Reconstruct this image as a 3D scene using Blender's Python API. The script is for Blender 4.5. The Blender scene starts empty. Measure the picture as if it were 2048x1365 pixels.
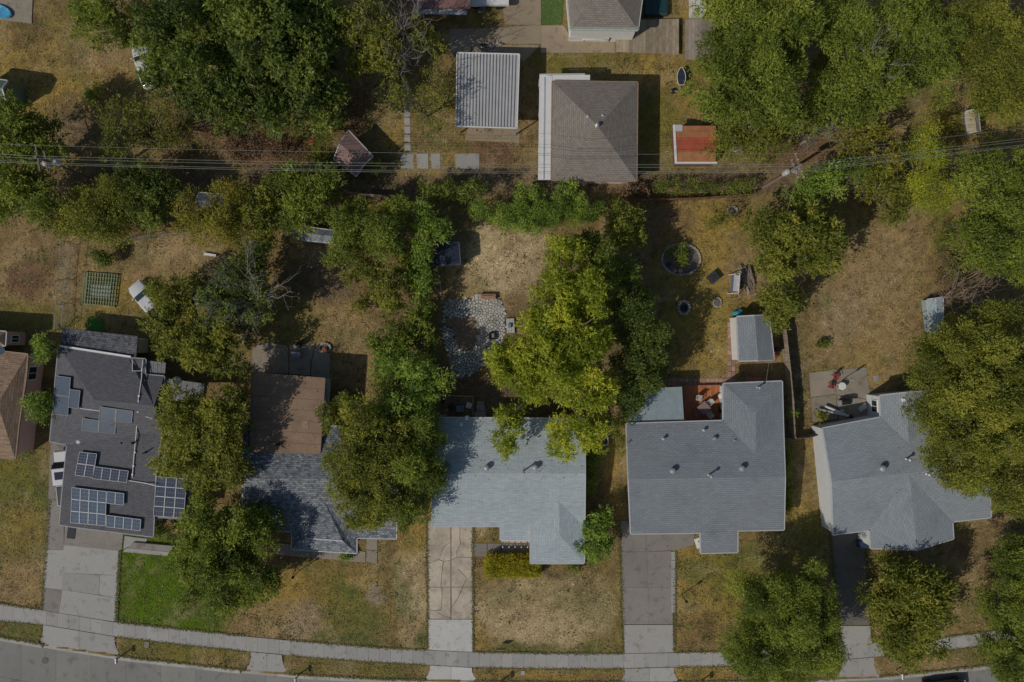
import bpy, math, random
import numpy as np
from mathutils import Vector, Matrix, geometry

# ---------------------------------------------------------------- camera, sky, sun, exposure
scn = bpy.context.scene
COL = scn.collection
H = 68.27                    # camera height above the street level, metres
cam_d = bpy.data.cameras.new('camera')
cam_d.lens = 24.0; cam_d.sensor_width = 36.0; cam_d.clip_start = 0.5; cam_d.clip_end = 2000
cam = bpy.data.objects.new('camera', cam_d); COL.objects.link(cam)
cam.location = (0, 0, H); cam.rotation_euler = (0, 0, 0)
scn.camera = cam

SUN_EL, SH_AZ = math.radians(41), math.radians(33)       # shadows fall towards +x, +y
world = bpy.data.worlds.new('World'); scn.world = world; world.use_nodes = True
wn = world.node_tree.nodes; wl = world.node_tree.links
sky = wn.new('ShaderNodeTexSky'); sky.sky_type = 'NISHITA'; sky.sun_disc = False
sky.sun_elevation = SUN_EL
sky.sun_rotation = math.atan2(-math.cos(SH_AZ), -math.sin(SH_AZ)) % (2 * math.pi)
wl.new(sky.outputs[0], wn['Background'].inputs[0]); wn['Background'].inputs[1].default_value = 0.07
sun_d = bpy.data.lights.new('sun', 'SUN'); sun_d.energy = 3.0; sun_d.angle = math.radians(0.5); sun_d.color = (1.0, 0.93, 0.82)
sun = bpy.data.objects.new('sun', sun_d); COL.objects.link(sun)
d = Vector((math.cos(SH_AZ) * math.cos(SUN_EL), math.sin(SH_AZ) * math.cos(SUN_EL), -math.sin(SUN_EL)))
sun.rotation_euler = d.to_track_quat('-Z', 'Y').to_euler(); sun.location = (-60, -40, 90)
scn.view_settings.view_transform = 'Standard'; scn.view_settings.look = 'None'
scn.view_settings.gamma = 1.0; scn.view_settings.use_curve_mapping = False
scn.view_settings.exposure = -0.42
scn.render.engine = 'CYCLES'
scn.cycles.max_bounces = 6; scn.cycles.transparent_max_bounces = 6

random.seed(7)
rng = np.random.default_rng(11)

# ---------------------------------------------------------------- helpers
def W(px, py, z=0.0):
    """survey pixel at height z -> world point (20 px per metre on the ground)"""
    k = (H - z) / H / 20.0
    return Vector(((px - 1024) * k, (682.5 - py) * k, z))
def G(pts, z=0.0): return [W(p[0], p[1], z) for p in pts]

def tag(o, label=None, cat=None, group=None, kind=None):
    if label: o['label'] = label
    if cat: o['category'] = cat
    if group: o['group'] = group
    if kind: o['kind'] = kind
    return o
def thing(name, loc, label, cat, group=None, rz=0.0):
    o = bpy.data.objects.new(name, None); COL.objects.link(o)
    o.location = loc; o.rotation_euler = (0, 0, rz); o.empty_display_size = 0.3
    return tag(o, label, cat, group)
def world_of(o):
    m = Matrix.Identity(4)
    while o is not None:
        m = Matrix.LocRotScale(o.location, o.rotation_euler, o.scale) @ m
        o = o.parent
    return m

class MB:
    """collects shapes; build() links them as one mesh object. local=True: coordinates are the parent's own"""
    def __init__(s): s.v = []; s.f = []; s.uv = None
    def add(s, vs, fs):
        n = len(s.v); s.v += [tuple(p) for p in vs]; s.f += [tuple(i + n for i in f) for f in fs]; return s
    def box(s, c, sz, rz=0.0, top=1.0, tilt=None):
        hx, hy, hz = sz[0] / 2, sz[1] / 2, sz[2] / 2
        ps = [Vector((x * hx * k, y * hy * k, z * hz)) for z, k in ((-1, 1), (1, top)) for x, y in ((-1, -1), (1, -1), (1, 1), (-1, 1))]
        M = Matrix.Rotation(rz, 3, 'Z')
        if tilt: M = M @ Matrix.Rotation(tilt[1], 3, tilt[0])
        c = Vector(c)
        return s.add([c + M @ p for p in ps], [(3, 2, 1, 0), (4, 5, 6, 7), (0, 1, 5, 4), (1, 2, 6, 5), (2, 3, 7, 6), (3, 0, 4, 7)])
    def bar(s, a, b, w, h):
        a = Vector(a); b = Vector(b); d = b - a; L = d.length
        if L < 1e-6: return s
        d /= L; up = Vector((0, 0, 1)) if abs(d.z) < 0.95 else Vector((1, 0, 0))
        x = d.cross(up).normalized() * (w / 2); y = d.cross(x).normalized() * (h / 2)
        vs = [p + i * x + j * y for p in (a, b) for i, j in ((-1, -1), (1, -1), (1, 1), (-1, 1))]
        return s.add(vs, [(3, 2, 1, 0), (4, 5, 6, 7), (0, 1, 5, 4), (1, 2, 6, 5), (2, 3, 7, 6), (3, 0, 4, 7)])
    def tube(s, pts, rs, n=8, cap=True):
        pts = [Vector(p) for p in pts]; rings = []
        if not hasattr(rs, '__len__'): rs = [rs] * len(pts)
        vs = []; fs = []
        for i, p in enumerate(pts):
            t = (pts[min(i + 1, len(pts) - 1)] - pts[max(i - 1, 0)])
            t = t.normalized() if t.length > 1e-9 else Vector((0, 0, 1))
            a = t.cross(Vector((0.31, 0.92, 0.22))).normalized(); b = t.cross(a)
            vs += [p + (a * math.cos(2 * math.pi * k / n) + b * math.sin(2 * math.pi * k / n)) * rs[i] for k in range(n)]
        for i in range(len(pts) - 1):
            for k in range(n):
                fs.append((i * n + k, i * n + (k + 1) % n, (i + 1) * n + (k + 1) % n, (i + 1) * n + k))
        if cap: fs += [tuple(range(n)), tuple(range((len(pts) - 1) * n, len(pts) * n))]
        return s.add(vs, fs)
    def lathe(s, c, prof, n=16, M=None):
        c = Vector(c); vs = []; fs = []
        for r, z in prof:
            for k in range(n):
                p = Vector((r * math.cos(2 * math.pi * k / n), r * math.sin(2 * math.pi * k / n), z))
                vs.append(c + (M @ p if M else p))
        for i in range(len(prof) - 1):
            for k in range(n): fs.append((i * n + k, i * n + (k + 1) % n, (i + 1) * n + (k + 1) % n, (i + 1) * n + k))
        fs += [tuple(reversed(range(n))), tuple(range((len(prof) - 1) * n, len(prof) * n))]
        return s.add(vs, fs)
    def prism(s, poly, z0, z1):
        """poly: world xy points; z1 may be a list of per-corner heights"""
        n = len(poly); a = sum(poly[i][0] * poly[(i + 1) % n][1] - poly[(i + 1) % n][0] * poly[i][1] for i in range(n))
        zt = list(z1) if hasattr(z1, '__len__') else [z1] * n
        if a < 0: poly = list(reversed(poly)); zt = zt[::-1]
        vs = [(p[0], p[1], z0) for p in poly] + [(p[0], p[1], z) for p, z in zip(poly, zt)]
        fs = [tuple(reversed(range(n))), tuple(range(n, 2 * n))] + [(i, (i + 1) % n, n + (i + 1) % n, n + i) for i in range(n)]
        return s.add(vs, fs)
    def build(s, name, mat, parent=None, local=False, smooth=False, bevel=0):
        me = bpy.data.meshes.new(name)
        vs = s.v
        if parent is not None and not local:
            inv = world_of(parent).inverted(); vs = [inv @ Vector(p) for p in vs]
        me.from_pydata([tuple(p) for p in vs], [], s.f); me.update()
        if smooth: me.polygons.foreach_set('use_smooth', [True] * len(me.polygons))
        if mat: me.materials.append(mat)
        o = bpy.data.objects.new(name, me); COL.objects.link(o); o.parent = parent
        if bevel:
            m = o.modifiers.new('bevel', 'BEVEL'); m.width = bevel; m.segments = 2; m.limit_method = 'ANGLE'
        return o
def single(name, mb, mat, label, cat, group=None, loc=None, smooth=False, bevel=0):
    """a thing that is one mesh"""
    if loc is None: loc = Vector(mb.v[0])
    mb.v = [tuple(Vector(p) - Vector(loc)) for p in mb.v]
    o = mb.build(name, mat, None, smooth=smooth, bevel=bevel); o.location = loc
    return tag(o, label, cat, group)
def struct(name, mb, mat):
    o = mb.build(name, mat); o['kind'] = 'structure'; return o
def dup(o, parent=None, **kw):
    c = o.copy(); COL.objects.link(c); c.parent = parent
    for ch in list(o.children): dup(ch, c)
    for k, v in kw.items(): setattr(c, k, v)
    return c

# ---------------------------------------------------------------- materials
MATS = {}
def nt(name):
    m = bpy.data.materials.new(name); m.use_nodes = True
    n = m.node_tree.nodes; l = m.node_tree.links
    return m, n, l, n['Principled BSDF']
def ramp(n, stops):
    r = n.new('ShaderNodeValToRGB'); e = r.color_ramp.elements
    e[0].position, e[0].color = stops[0][0], (*stops[0][1], 1); e[1].position, e[1].color = stops[-1][0], (*stops[-1][1], 1)
    for p, c in stops[1:-1]:
        x = e.new(p); x.color = (*c, 1)
    return r
def plain(name, col, rough=0.7, metal=0.0, var=0.18, scale=3.0, bump=0.0, coat=0.0, detail=6):
    """one colour with cloudy variation and a little fine grain"""
    if name in MATS: return MATS[name]
    m, n, l, b = nt(name)
    tc = n.new('ShaderNodeTexCoord'); no = n.new('ShaderNodeTexNoise'); no.inputs['Scale'].default_value = scale; no.inputs['Detail'].default_value = detail
    no.inputs['Roughness'].default_value = 0.65
    l.new(tc.outputs['Object'], no.inputs['Vector'])
    r = ramp(n, [(0.3, tuple(c * (1 - var) for c in col)), (0.7, tuple(min(1, c * (1 + var)) for c in col))])
    l.new(no.outputs['Fac'], r.inputs[0]); l.new(r.outputs[0], b.inputs['Base Color'])
    b.inputs['Roughness'].default_value = rough; b.inputs['Metallic'].default_value = metal
    if coat: b.inputs['Coat Weight'].default_value = coat
    if bump:
        bp = n.new('ShaderNodeBump'); bp.inputs['Strength'].default_value = bump; bp.inputs['Distance'].default_value = 0.02
        n2 = n.new('ShaderNodeTexNoise'); n2.inputs['Scale'].default_value = scale * 9; l.new(tc.outputs['Object'], n2.inputs['Vector'])
        l.new(n2.outputs['Fac'], bp.inputs['Height']); l.new(bp.outputs[0], b.inputs['Normal'])
    MATS[name] = m; return m
def concrete(name, col, stain=(0.2, 0.16, 0.12), amount=0.5, big=0.35):
    if name in MATS: return MATS[name]
    m, n, l, b = nt(name)
    g = n.new('ShaderNodeNewGeometry'); 
    def noise(sc, de=5, ro=0.6):
        x = n.new('ShaderNodeTexNoise'); x.inputs['Scale'].default_value = sc; x.inputs['Detail'].default_value = de; x.inputs['Roughness'].default_value = ro
        l.new(g.outputs['Position'], x.inputs['Vector']); return x
    a = noise(big, 7, 0.7); r1 = ramp(n, [(0.42, col), (0.72, tuple(c * (1 - amount) + s * amount for c, s in zip(col, stain)))])
    l.new(a.outputs['Fac'], r1.inputs[0])
    f = noise(14, 4); r2 = ramp(n, [(0.25, (0.8, 0.8, 0.8)), (0.75, (1.12, 1.12, 1.1))]); l.new(f.outputs['Fac'], r2.inputs[0])
    mx = n.new('ShaderNodeMix'); mx.data_type = 'RGBA'; mx.blend_type = 'MULTIPLY'; mx.inputs[0].default_value = 1.0
    l.new(r1.outputs[0], mx.inputs[6]); l.new(r2.outputs[0], mx.inputs[7])
    sp = noise(1.3, 3, 0.5); rs = ramp(n, [(0.56, (1, 1, 1)), (0.70, (0.68, 0.66, 0.64))]); l.new(sp.outputs['Fac'], rs.inputs[0])
    md = n.new('ShaderNodeMix'); md.data_type = 'RGBA'; md.blend_type = 'MULTIPLY'; md.inputs[0].default_value = 0.8
    l.new(mx.outputs[2], md.inputs[6]); l.new(rs.outputs[0], md.inputs[7]); mx = md
    oi = n.new('ShaderNodeObjectInfo'); r3 = ramp(n, [(0.0, (0.88, 0.88, 0.88)), (1.0, (1.07, 1.06, 1.05))]); l.new(oi.outputs['Random'], r3.inputs[0])
    m2 = n.new('ShaderNodeMix'); m2.data_type = 'RGBA'; m2.blend_type = 'MULTIPLY'; m2.inputs[0].default_value = 1.0
    l.new(mx.outputs[2], m2.inputs[6]); l.new(r3.outputs[0], m2.inputs[7]); l.new(m2.outputs[2], b.inputs['Base Color'])
    b.inputs['Roughness'].default_value = 0.9
    bp = n.new('ShaderNodeBump'); bp.inputs['Strength'].default_value = 0.25; bp.inputs['Distance'].default_value = 0.01
    l.new(f.outputs['Fac'], bp.inputs['Height']); l.new(bp.outputs[0], b.inputs['Normal'])
    MATS[name] = m; return m
def shingle(name, c1, c2, gap, row=0.2, width=0.45, blotch=0.25):
    if name in MATS: return MATS[name]
    m, n, l, b = nt(name)
    uv = n.new('ShaderNodeUVMap'); uv.uv_map = 'slope'
    br = n.new('ShaderNodeTexBrick'); l.new(uv.outputs[0], br.inputs['Vector'])
    br.inputs['Scale'].default_value = 1.0; br.inputs['Brick Width'].default_value = width; br.inputs['Row Height'].default_value = row
    br.inputs['Mortar Size'].default_value = 0.016; br.inputs['Mortar Smooth'].default_value = 0.4; br.inputs['Bias'].default_value = 0.0
    br.inputs['Color1'].default_value = (*c1, 1); br.inputs['Color2'].default_value = (*c2, 1); br.inputs['Mortar'].default_value = (*gap, 1)
    mp = n.new('ShaderNodeMapping'); mp.inputs['Scale'].default_value = (1.1, 3.2, 1); l.new(uv.outputs[0], mp.inputs['Vector'])
    no = n.new('ShaderNodeTexNoise'); no.inputs['Scale'].default_value = 1.3; no.inputs['Detail'].default_value = 8; no.inputs['Roughness'].default_value = 0.7
    l.new(mp.outputs[0], no.inputs['Vector'])
    r = ramp(n, [(0.3, (1 - blotch,) * 3), (0.7, (1 + blotch,) * 3)]); l.new(no.outputs['Fac'], r.inputs[0])
    mx = n.new('ShaderNodeMix'); mx.data_type = 'RGBA'; mx.blend_type = 'MULTIPLY'; mx.inputs[0].default_value = 1
    l.new(br.outputs['Color'], mx.inputs[6]); l.new(r.outputs[0], mx.inputs[7])
    gr = n.new('ShaderNodeTexNoise'); gr.inputs['Scale'].default_value = 22; gr.inputs['Detail'].default_value = 3; l.new(uv.outputs[0], gr.inputs['Vector'])
    r2 = ramp(n, [(0.3, (0.8,) * 3), (0.7, (1.2,) * 3)]); l.new(gr.outputs['Fac'], r2.inputs[0])
    m3 = n.new('ShaderNodeMix'); m3.data_type = 'RGBA'; m3.blend_type = 'MULTIPLY'; m3.inputs[0].default_value = 1
    l.new(mx.outputs[2], m3.inputs[6]); l.new(r2.outputs[0], m3.inputs[7]); l.new(m3.outputs[2], b.inputs['Base Color'])
    sn = n.new('ShaderNodeTexNoise'); sn.inputs['Scale'].default_value = 0.35; sn.inputs['Detail'].default_value = 9; sn.inputs['Roughness'].default_value = 0.72; l.new(uv.outputs[0], sn.inputs['Vector'])
    rs = ramp(n, [(0.35, (1.07, 1.07, 1.07)), (0.55, (1, 1, 1)), (0.72, (0.8, 0.8, 0.79))]); l.new(sn.outputs['Fac'], rs.inputs[0])
    m4 = n.new('ShaderNodeMix'); m4.data_type = 'RGBA'; m4.blend_type = 'MULTIPLY'; m4.inputs[0].default_value = 1
    l.new(m3.outputs[2], m4.inputs[6]); l.new(rs.outputs[0], m4.inputs[7]); l.new(m4.outputs[2], b.inputs['Base Color'])
    b.inputs['Roughness'].default_value = 0.92
    bp = n.new('ShaderNodeBump'); bp.inputs['Strength'].default_value = 0.5; bp.inputs['Distance'].default_value = 0.02
    l.new(br.outputs['Fac'], bp.inputs['Height']); bp.invert = True; l.new(bp.outputs[0], b.inputs['Normal'])
    MATS[name] = m; return m
def wood(name, c1, c2, scale=2.0, rough=0.8):
    if name in MATS: return MATS[name]
    m, n, l, b = nt(name)
    tc = n.new('ShaderNodeTexCoord'); oi = n.new('ShaderNodeObjectInfo')
    no = n.new('ShaderNodeTexNoise'); no.inputs['Scale'].default_value = scale; no.inputs['Detail'].default_value = 8; no.noise_dimensions = '4D'
    l.new(tc.outputs['Object'], no.inputs['Vector'])
    mt = n.new('ShaderNodeMath'); mt.operation = 'MULTIPLY'; mt.inputs[1].default_value = 30; l.new(oi.outputs['Random'], mt.inputs[0]); l.new(mt.outputs[0], no.inputs['W'])
    r = ramp(n, [(0.3, c1), (0.7, c2)]); l.new(no.outputs['Fac'], r.inputs[0])
    rr = ramp(n, [(0, (0.72,) * 3), (1, (1.2,) * 3)]); l.new(oi.outputs['Random'], rr.inputs[0])
    mx = n.new('ShaderNodeMix'); mx.data_type = 'RGBA'; mx.blend_type = 'MULTIPLY'; mx.inputs[0].default_value = 1
    l.new(r.outputs[0], mx.inputs[6]); l.new(rr.outputs[0], mx.inputs[7]); l.new(mx.outputs[2], b.inputs['Base Color'])
    b.inputs['Roughness'].default_value = rough
    MATS[name] = m; return m
def leafmat(name, dark, light, tip=None, translucent=0.3):
    if name in MATS: return MATS[name]
    m, n, l, b = nt(name)
    at = n.new('ShaderNodeAttribute'); at.attribute_name = 'tint'
    stops = [(0.1, dark), (0.75, light)]
    if tip: stops.append((0.97, tip))
    r = ramp(n, stops); l.new(at.outputs['Fac'], r.inputs[0]); l.new(r.outputs[0], b.inputs['Base Color'])
    b.inputs['Roughness'].default_value = 0.5; b.inputs['Specular IOR Level'].default_value = 0.3
    tr = n.new('ShaderNodeBsdfTranslucent'); 
    mx2 = n.new('ShaderNodeMix'); mx2.data_type = 'RGBA'; mx2.blend_type = 'MULTIPLY'; mx2.inputs[0].default_value = 1; mx2.inputs[7].default_value = (1.3, 1.35, 0.55, 1)
    l.new(r.outputs[0], mx2.inputs[6]); l.new(mx2.outputs[2], tr.inputs['Color'])
    ms = n.new('ShaderNodeMixShader'); ms.inputs[0].default_value = translucent
    l.new(b.outputs[0], ms.inputs[1]); l.new(tr.outputs[0], ms.inputs[2]); l.new(ms.outputs[0], n['Material Output'].inputs['Surface'])
    MATS[name] = m; return m
def glass(name='window_glass', col=(0.02, 0.03, 0.04)):
    if name in MATS: return MATS[name]
    m, n, l, b = nt(name); b.inputs['Base Color'].default_value = (*col, 1); b.inputs['Roughness'].default_value = 0.06
    b.inputs['Specular IOR Level'].default_value = 0.6; MATS[name] = m; return m

M_white = plain('white_paint', (0.72, 0.72, 0.70), 0.55, var=0.07)
M_offw = plain('off_white_siding', (0.62, 0.62, 0.60), 0.7, var=0.08)
M_trim = plain('grey_trim', (0.5, 0.51, 0.52), 0.55, var=0.08)
M_metal = plain('galvanised_metal', (0.45, 0.46, 0.47), 0.45, 0.4, var=0.12)
M_black = plain('black_iron', (0.02, 0.02, 0.022), 0.5)
M_rubber = plain('rubber', (0.025, 0.025, 0.025), 0.85)
M_brickw = plain('tan_brick_wall', (0.36, 0.26, 0.19), 0.9, var=0.2, scale=9)
M_bark = plain('bark', (0.15, 0.12, 0.09), 0.95, var=0.3, scale=6)
M_greybark = plain('grey_bark', (0.27, 0.245, 0.215), 0.95, var=0.2, scale=6)
M_postw = wood('weathered_wood', (0.26, 0.2, 0.14), (0.4, 0.33, 0.25))

# ---------------------------------------------------------------- value noise (ground colour, tufts)
class VNoise:
    def __init__(s, seed): s.g = np.random.default_rng(seed).random((256, 256))
    def __call__(s, x, y):
        xi = np.floor(x).astype(int); yi = np.floor(y).astype(int); fx = x - xi; fy = y - yi
        fx = fx * fx * (3 - 2 * fx); fy = fy * fy * (3 - 2 * fy); g = s.g
        a = g[xi & 255, yi & 255]; b = g[(xi + 1) & 255, yi & 255]; c = g[xi & 255, (yi + 1) & 255]; e = g[(xi + 1) & 255, (yi + 1) & 255]
        return (a * (1 - fx) + b * fx) * (1 - fy) + (c * (1 - fx) + e * fx) * fy
VN = VNoise(5); VN2 = VNoise(6); VN3 = VNoise(9)
def fbm(x, y, sc, n=VN, oct=5, ro=0.55):
    t = 0; a = 1; s = 0
    for i in range(oct):
        t = t + a * n(x * sc + 17.3 * i, y * sc + 5.1 * i); s += a; a *= ro; sc *= 2.03
    return t / s
def inpoly(x, y, poly):
    r = np.zeros(x.shape, bool); n = len(poly)
    for i in range(n):
        x0, y0 = poly[i][0], poly[i][1]; x1, y1 = poly[(i + 1) % n][0], poly[(i + 1) % n][1]
        if y0 == y1: continue
        c = ((y0 > y) != (y1 > y)) & (x < (x1 - x0) * (y - y0) / (y1 - y0) + x0); r ^= c
    return r

# ---------------------------------------------------------------- ground, street, pavements
tan = (0.32, 0.225, 0.105); ochre = (0.33, 0.23, 0.065); straw = (0.55, 0.43, 0.25); olive = (0.20, 0.175, 0.04)  # straw: dry grass, its colour lightened so the lot's lawn seems brighter lit
green = (0.085, 0.13, 0.03); lush = (0.09, 0.15, 0.010); dirt = (0.17, 0.12, 0.08); brown = (0.19, 0.12, 0.07); pale = (0.33, 0.27, 0.19); leaflit = (0.2, 0.12, 0.07)
PATCH = [  # px, py, rx, ry, colour, weight
 (90, 130, 170, 110, ochre, 1), (200, 100, 90, 70, tan, .8), (60, 60, 60, 40, brown, .6), (150, 250, 60, 50, dirt, .7),
 (450, 280, 160, 50, leaflit, .9), (600, 310, 130, 50, leaflit, .9), (700, 230, 40, 60, leaflit, .8), (790, 260, 30, 40, ochre, .9), (860, 330, 70, 30, ochre, .8),
 (720, 60, 160, 90, dirt, .6), (960, 30, 40, 30, olive, .7), (1000, 300, 60, 50, leaflit, .8), (1060, 250, 20, 100, tan, .5),
 (1150, 120, 120, 40, olive, .8), (1330, 130, 110, 60, ochre, .8), (1320, 260, 50, 90, olive, .8), (1390, 210, 40, 40, ochre, .7), (1370, 30, 30, 30, ochre, .6),
 (1700, 200, 140, 80, dirt, .6), (1600, 300, 130, 50, leaflit, .8), (1800, 290, 60, 60, tan, .6), (1980, 260, 90, 50, ochre, .7), (1900, 330, 80, 40, dirt, .8),
 (1024, 365, 1100, 28, dirt, .9), (1330, 375, 150, 16, leaflit, .9), (500, 365, 500, 30, dirt, .5),
 (70, 520, 110, 110, tan, 1), (60, 560, 45, 50, leaflit, .9), (130, 480, 60, 40, tan, 1), (60, 640, 70, 40, olive, .7), (300, 520, 160, 60, tan, 1), (240, 600, 60, 50, ochre, .8), (330, 500, 90, 30, straw, .25), (160, 650, 80, 30, olive, .6),
 (640, 560, 90, 80, dirt, .8), (670, 660, 90, 60, tan, .9), (590, 640, 60, 60, olive, .5), (720, 720, 60, 70, tan, .9), (640, 400, 80, 20, tan, .6), (740, 405, 60, 14, ochre, .9),
 (1000, 520, 110, 90, straw, 1), (1010, 490, 70, 45, straw, .8), (920, 560, 45, 50, tan, .7), (930, 460, 30, 50, dirt, .6), (1010, 600, 60, 30, tan, .8), (935, 668, 32, 40, (.3, .21, .14), 1), (930, 765, 60, 28, leaflit, 1), (990, 790, 60, 40, dirt, .9),
 (1390, 580, 130, 190, ochre, 1), (1380, 640, 90, 110, olive, .55), (1330, 460, 60, 60, brown, .6), (1430, 430, 60, 40, ochre, .9), (1500, 540, 50, 60, tan, .8), (1430, 700, 60, 50, ochre, .6), (1540, 690, 30, 60, tan, .6), (1500, 740, 40, 14, brown, .7),
 (1730, 560, 140, 120, tan, 1), (1730, 660, 130, 110, tan, 1), (1690, 630, 60, 50, pale, .35), (1790, 470, 60, 60, tan, .9), (1750, 740, 70, 40, ochre, .5), (1590, 760, 16, 120, dirt, .9),
 (40, 1010, 70, 120, green, .75), (30, 1050, 60, 60, ochre, .7), (40, 1170, 60, 60, tan, .8), (30, 960, 50, 40, olive, .8), (50, 1262, 60, 20, green, .6),
 (340, 1180, 135, 110, lush, 1), (280, 1150, 90, 95, lush, 1), (390, 1240, 90, 55, lush, .8), (280, 1240, 95, 50, lush, 1), (330, 1262, 110, 22, lush, .9),
 (620, 1200, 150, 90, ochre, .9), (560, 1240, 80, 50, tan, .7), (600, 1250, 50, 50, pale, .5), (700, 1240, 70, 40, green, .6), (660, 1180, 60, 40, olive, .7), (745, 1188, 22, 24, pale, .9), (700, 1185, 25, 20, green, .6), (690, 1280, 90, 12, green, .7),
 (360, 1300, 130, 25, olive, .8), (430, 1320, 60, 20, tan, .6), (700, 1335, 120, 20, olive, .7), (685, 1335, 20, 22, green, .9),
 (820, 1180, 40, 130, straw, .7), (800, 1200, 20, 60, green, .5), (820, 1080, 40, 40, ochre, .8), (840, 1270, 12, 50, green, .6), (810, 1250, 30, 30, tan, .7), (800, 1345, 50, 18, olive, .5),
 (1090, 1220, 140, 80, straw, .85), (1080, 1210, 90, 60, tan, .5), (1180, 1220, 50, 70, olive, .3), (1010, 1190, 40, 30, green, .3), (960, 1270, 30, 40, ochre, .6), (1200, 1290, 60, 20, olive, .5), (1100, 1300, 130, 9, green, .6), (970, 1065, 24, 14, straw, 1), (1100, 1132, 40, 8, dirt, .9), (1195, 1010, 22, 90, brown, .9), (1230, 950, 14, 100, ochre, .7), (1100, 1350, 150, 14, ochre, .8),
 (1400, 1180, 110, 110, ochre, .9), (1470, 1150, 80, 60, olive, .8), (1400, 1250, 50, 40, leaflit, .4), (1400, 1150, 40, 30, green, .5), (1590, 1060, 30, 110, ochre, .9), (1580, 950, 10, 80, green, .7), (1600, 1080, 60, 60, olive, .8), (1500, 1110, 50, 30, green, .4), (1235, 1200, 8, 130, olive, .6),
 (1900, 1160, 80, 110, tan, .9), (1880, 1130, 60, 60, brown, .6), (1950, 1100, 50, 50, leaflit, .6), (1900, 1250, 80, 40, tan, .7), (1880, 1330, 150, 24, tan, .9), (1400, 1350, 80, 20, ochre, .8), (1400, 1350, 30, 12, green, .4),
 (820, 700, 80, 250, dirt, .5), (1110, 700, 130, 220, dirt, .6), (1270, 640, 60, 200, dirt, .5),
]
def ground_colour(x, y):
    px = x * 20 + 1024; py = 682.5 - y * 20
    wx = px + 60 * (fbm(x, y, 0.22, VN2) - 0.5) + 18 * (fbm(x, y, 1.1, VN3, 3) - .5); wy = py + 60 * (fbm(x, y, 0.22, VN3) - 0.5) + 18 * (fbm(x, y, 1.1, VN, 3) - .5)
    c = np.empty(x.shape + (3,)); c[:] = (0.24, 0.175, 0.07)
    for (qx, qy, rx, ry, col, w) in PATCH:
        dd = ((wx - qx) / rx) ** 2 + ((wy - qy) / ry) ** 2
        k = (w * np.clip(1.25 - dd, 0, 1) ** 0.8)[..., None]; k = k * k * (3 - 2 * k) if w >= .8 else k
        c = c * (1 - k) + np.array(col) * k
    # blotches: green weeds, bare earth, straw
    g1 = np.clip((fbm(x, y, 0.35, VN2, 5, .6) - 0.56) * 6, 0, 1)[..., None] * 0.42; c = c * (1 - g1) + np.array((0.12, 0.135, 0.04)) * g1
    g2 = np.clip((fbm(x, y, 0.5, VN3, 5, .65) - 0.57) * 7, 0, 1)[..., None] * 0.45; c = c * (1 - g2) + np.array((0.15, 0.095, 0.055)) * g2
    g3 = np.clip((fbm(x + 40, y, 0.45, VN, 5, .65) - 0.56) * 7, 0, 1)[..., None] * 0.4; c = c * (1 - g3) + np.array((0.38, 0.29, 0.16)) * g3
    v = (0.55 + 0.9 * fbm(x, y, 1.7, VN, 4, .8))[..., None]
    sp = np.clip((fbm(x + 9, y - 3, 2.6, VN2, 3, .7) - 0.66) * 9, 0, 1)[..., None] * .6; c = c * (1 - sp) + np.array((0.07, 0.075, 0.03)) * sp
    return c * v * 1.1

CURB = [(-500, 1190), (-200, 1240), (0, 1277), (120, 1298), (245, 1317), (470, 1342), (600, 1353), (768, 1362), (1024, 1368), (1350, 1368), (1600, 1364), (1770, 1356), (1987, 1333), (2048, 1325), (2300, 1290), (2700, 1230)]
def curb_y(px): return np.interp(px, [c[0] for c in CURB], [c[1] for c in CURB])
xs = np.concatenate([np.linspace(-420, -60, 25)[:-1], np.arange(-60, 60.01, 0.25), np.linspace(60, 420, 25)[1:]])
ys = np.concatenate([np.linspace(-420, -42, 25)[:-1], np.arange(-42, 42.01, 0.25), np.linspace(42, 420, 25)[1:]])
X, Y = np.meshgrid(xs, ys); gz = (fbm(X, Y, 0.6, VN2, 4) - 0.5) * 0.05 - 0.03
PX = X * 20 + 1024; PY = 682.5 - Y * 20
below = np.clip((PY - curb_y(PX)) / 6, 0, 1); gz = gz * (1 - below) + (-0.38) * below
me = bpy.data.meshes.new('ground'); nx, ny = len(xs), len(ys)
vv = np.stack([X, Y, gz], -1).reshape(-1, 3).astype(np.float32)
ii = np.arange(nx * ny).reshape(ny, nx); qd = np.stack([ii[:-1, :-1], ii[:-1, 1:], ii[1:, 1:], ii[1:, :-1]], -1).reshape(-1, 4)
def fast_mesh(me, vv, qd):
    me.vertices.add(len(vv)); me.vertices.foreach_set('co', vv.astype(np.float32).ravel())
    me.loops.add(qd.size); me.loops.foreach_set('vertex_index', qd.astype(np.int32).ravel())
    me.polygons.add(len(qd)); me.polygons.foreach_set('loop_start', np.arange(0, qd.size, qd.shape[1], dtype=np.int32))
    me.update(calc_edges=True)
fast_mesh(me, vv, qd)
ca = me.color_attributes.new('soil', 'FLOAT_COLOR', 'POINT')
gc = np.concatenate([ground_colour(X, Y).reshape(-1, 3), np.ones((nx * ny, 1))], 1)
ca.data.foreach_set('color', gc.astype(np.float32).ravel())
m, n, l, b = nt('dry_lawn')
at = n.new('ShaderNodeAttribute'); at.attribute_name = 'soil'; g = n.new('ShaderNodeNewGeometry')
n1 = n.new('ShaderNodeTexNoise'); n1.inputs['Scale'].default_value = 5.5; n1.inputs['Detail'].default_value = 9; n1.inputs['Roughness'].default_value = 0.78; l.new(g.outputs['Position'], n1.inputs['Vector'])
r1 = ramp(n, [(0.3, (0.55, 0.55, 0.52)), (0.5, (0.95, 0.95, 0.95)), (0.7, (1.5, 1.47, 1.38))]); l.new(n1.outputs['Fac'], r1.inputs[0])
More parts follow.
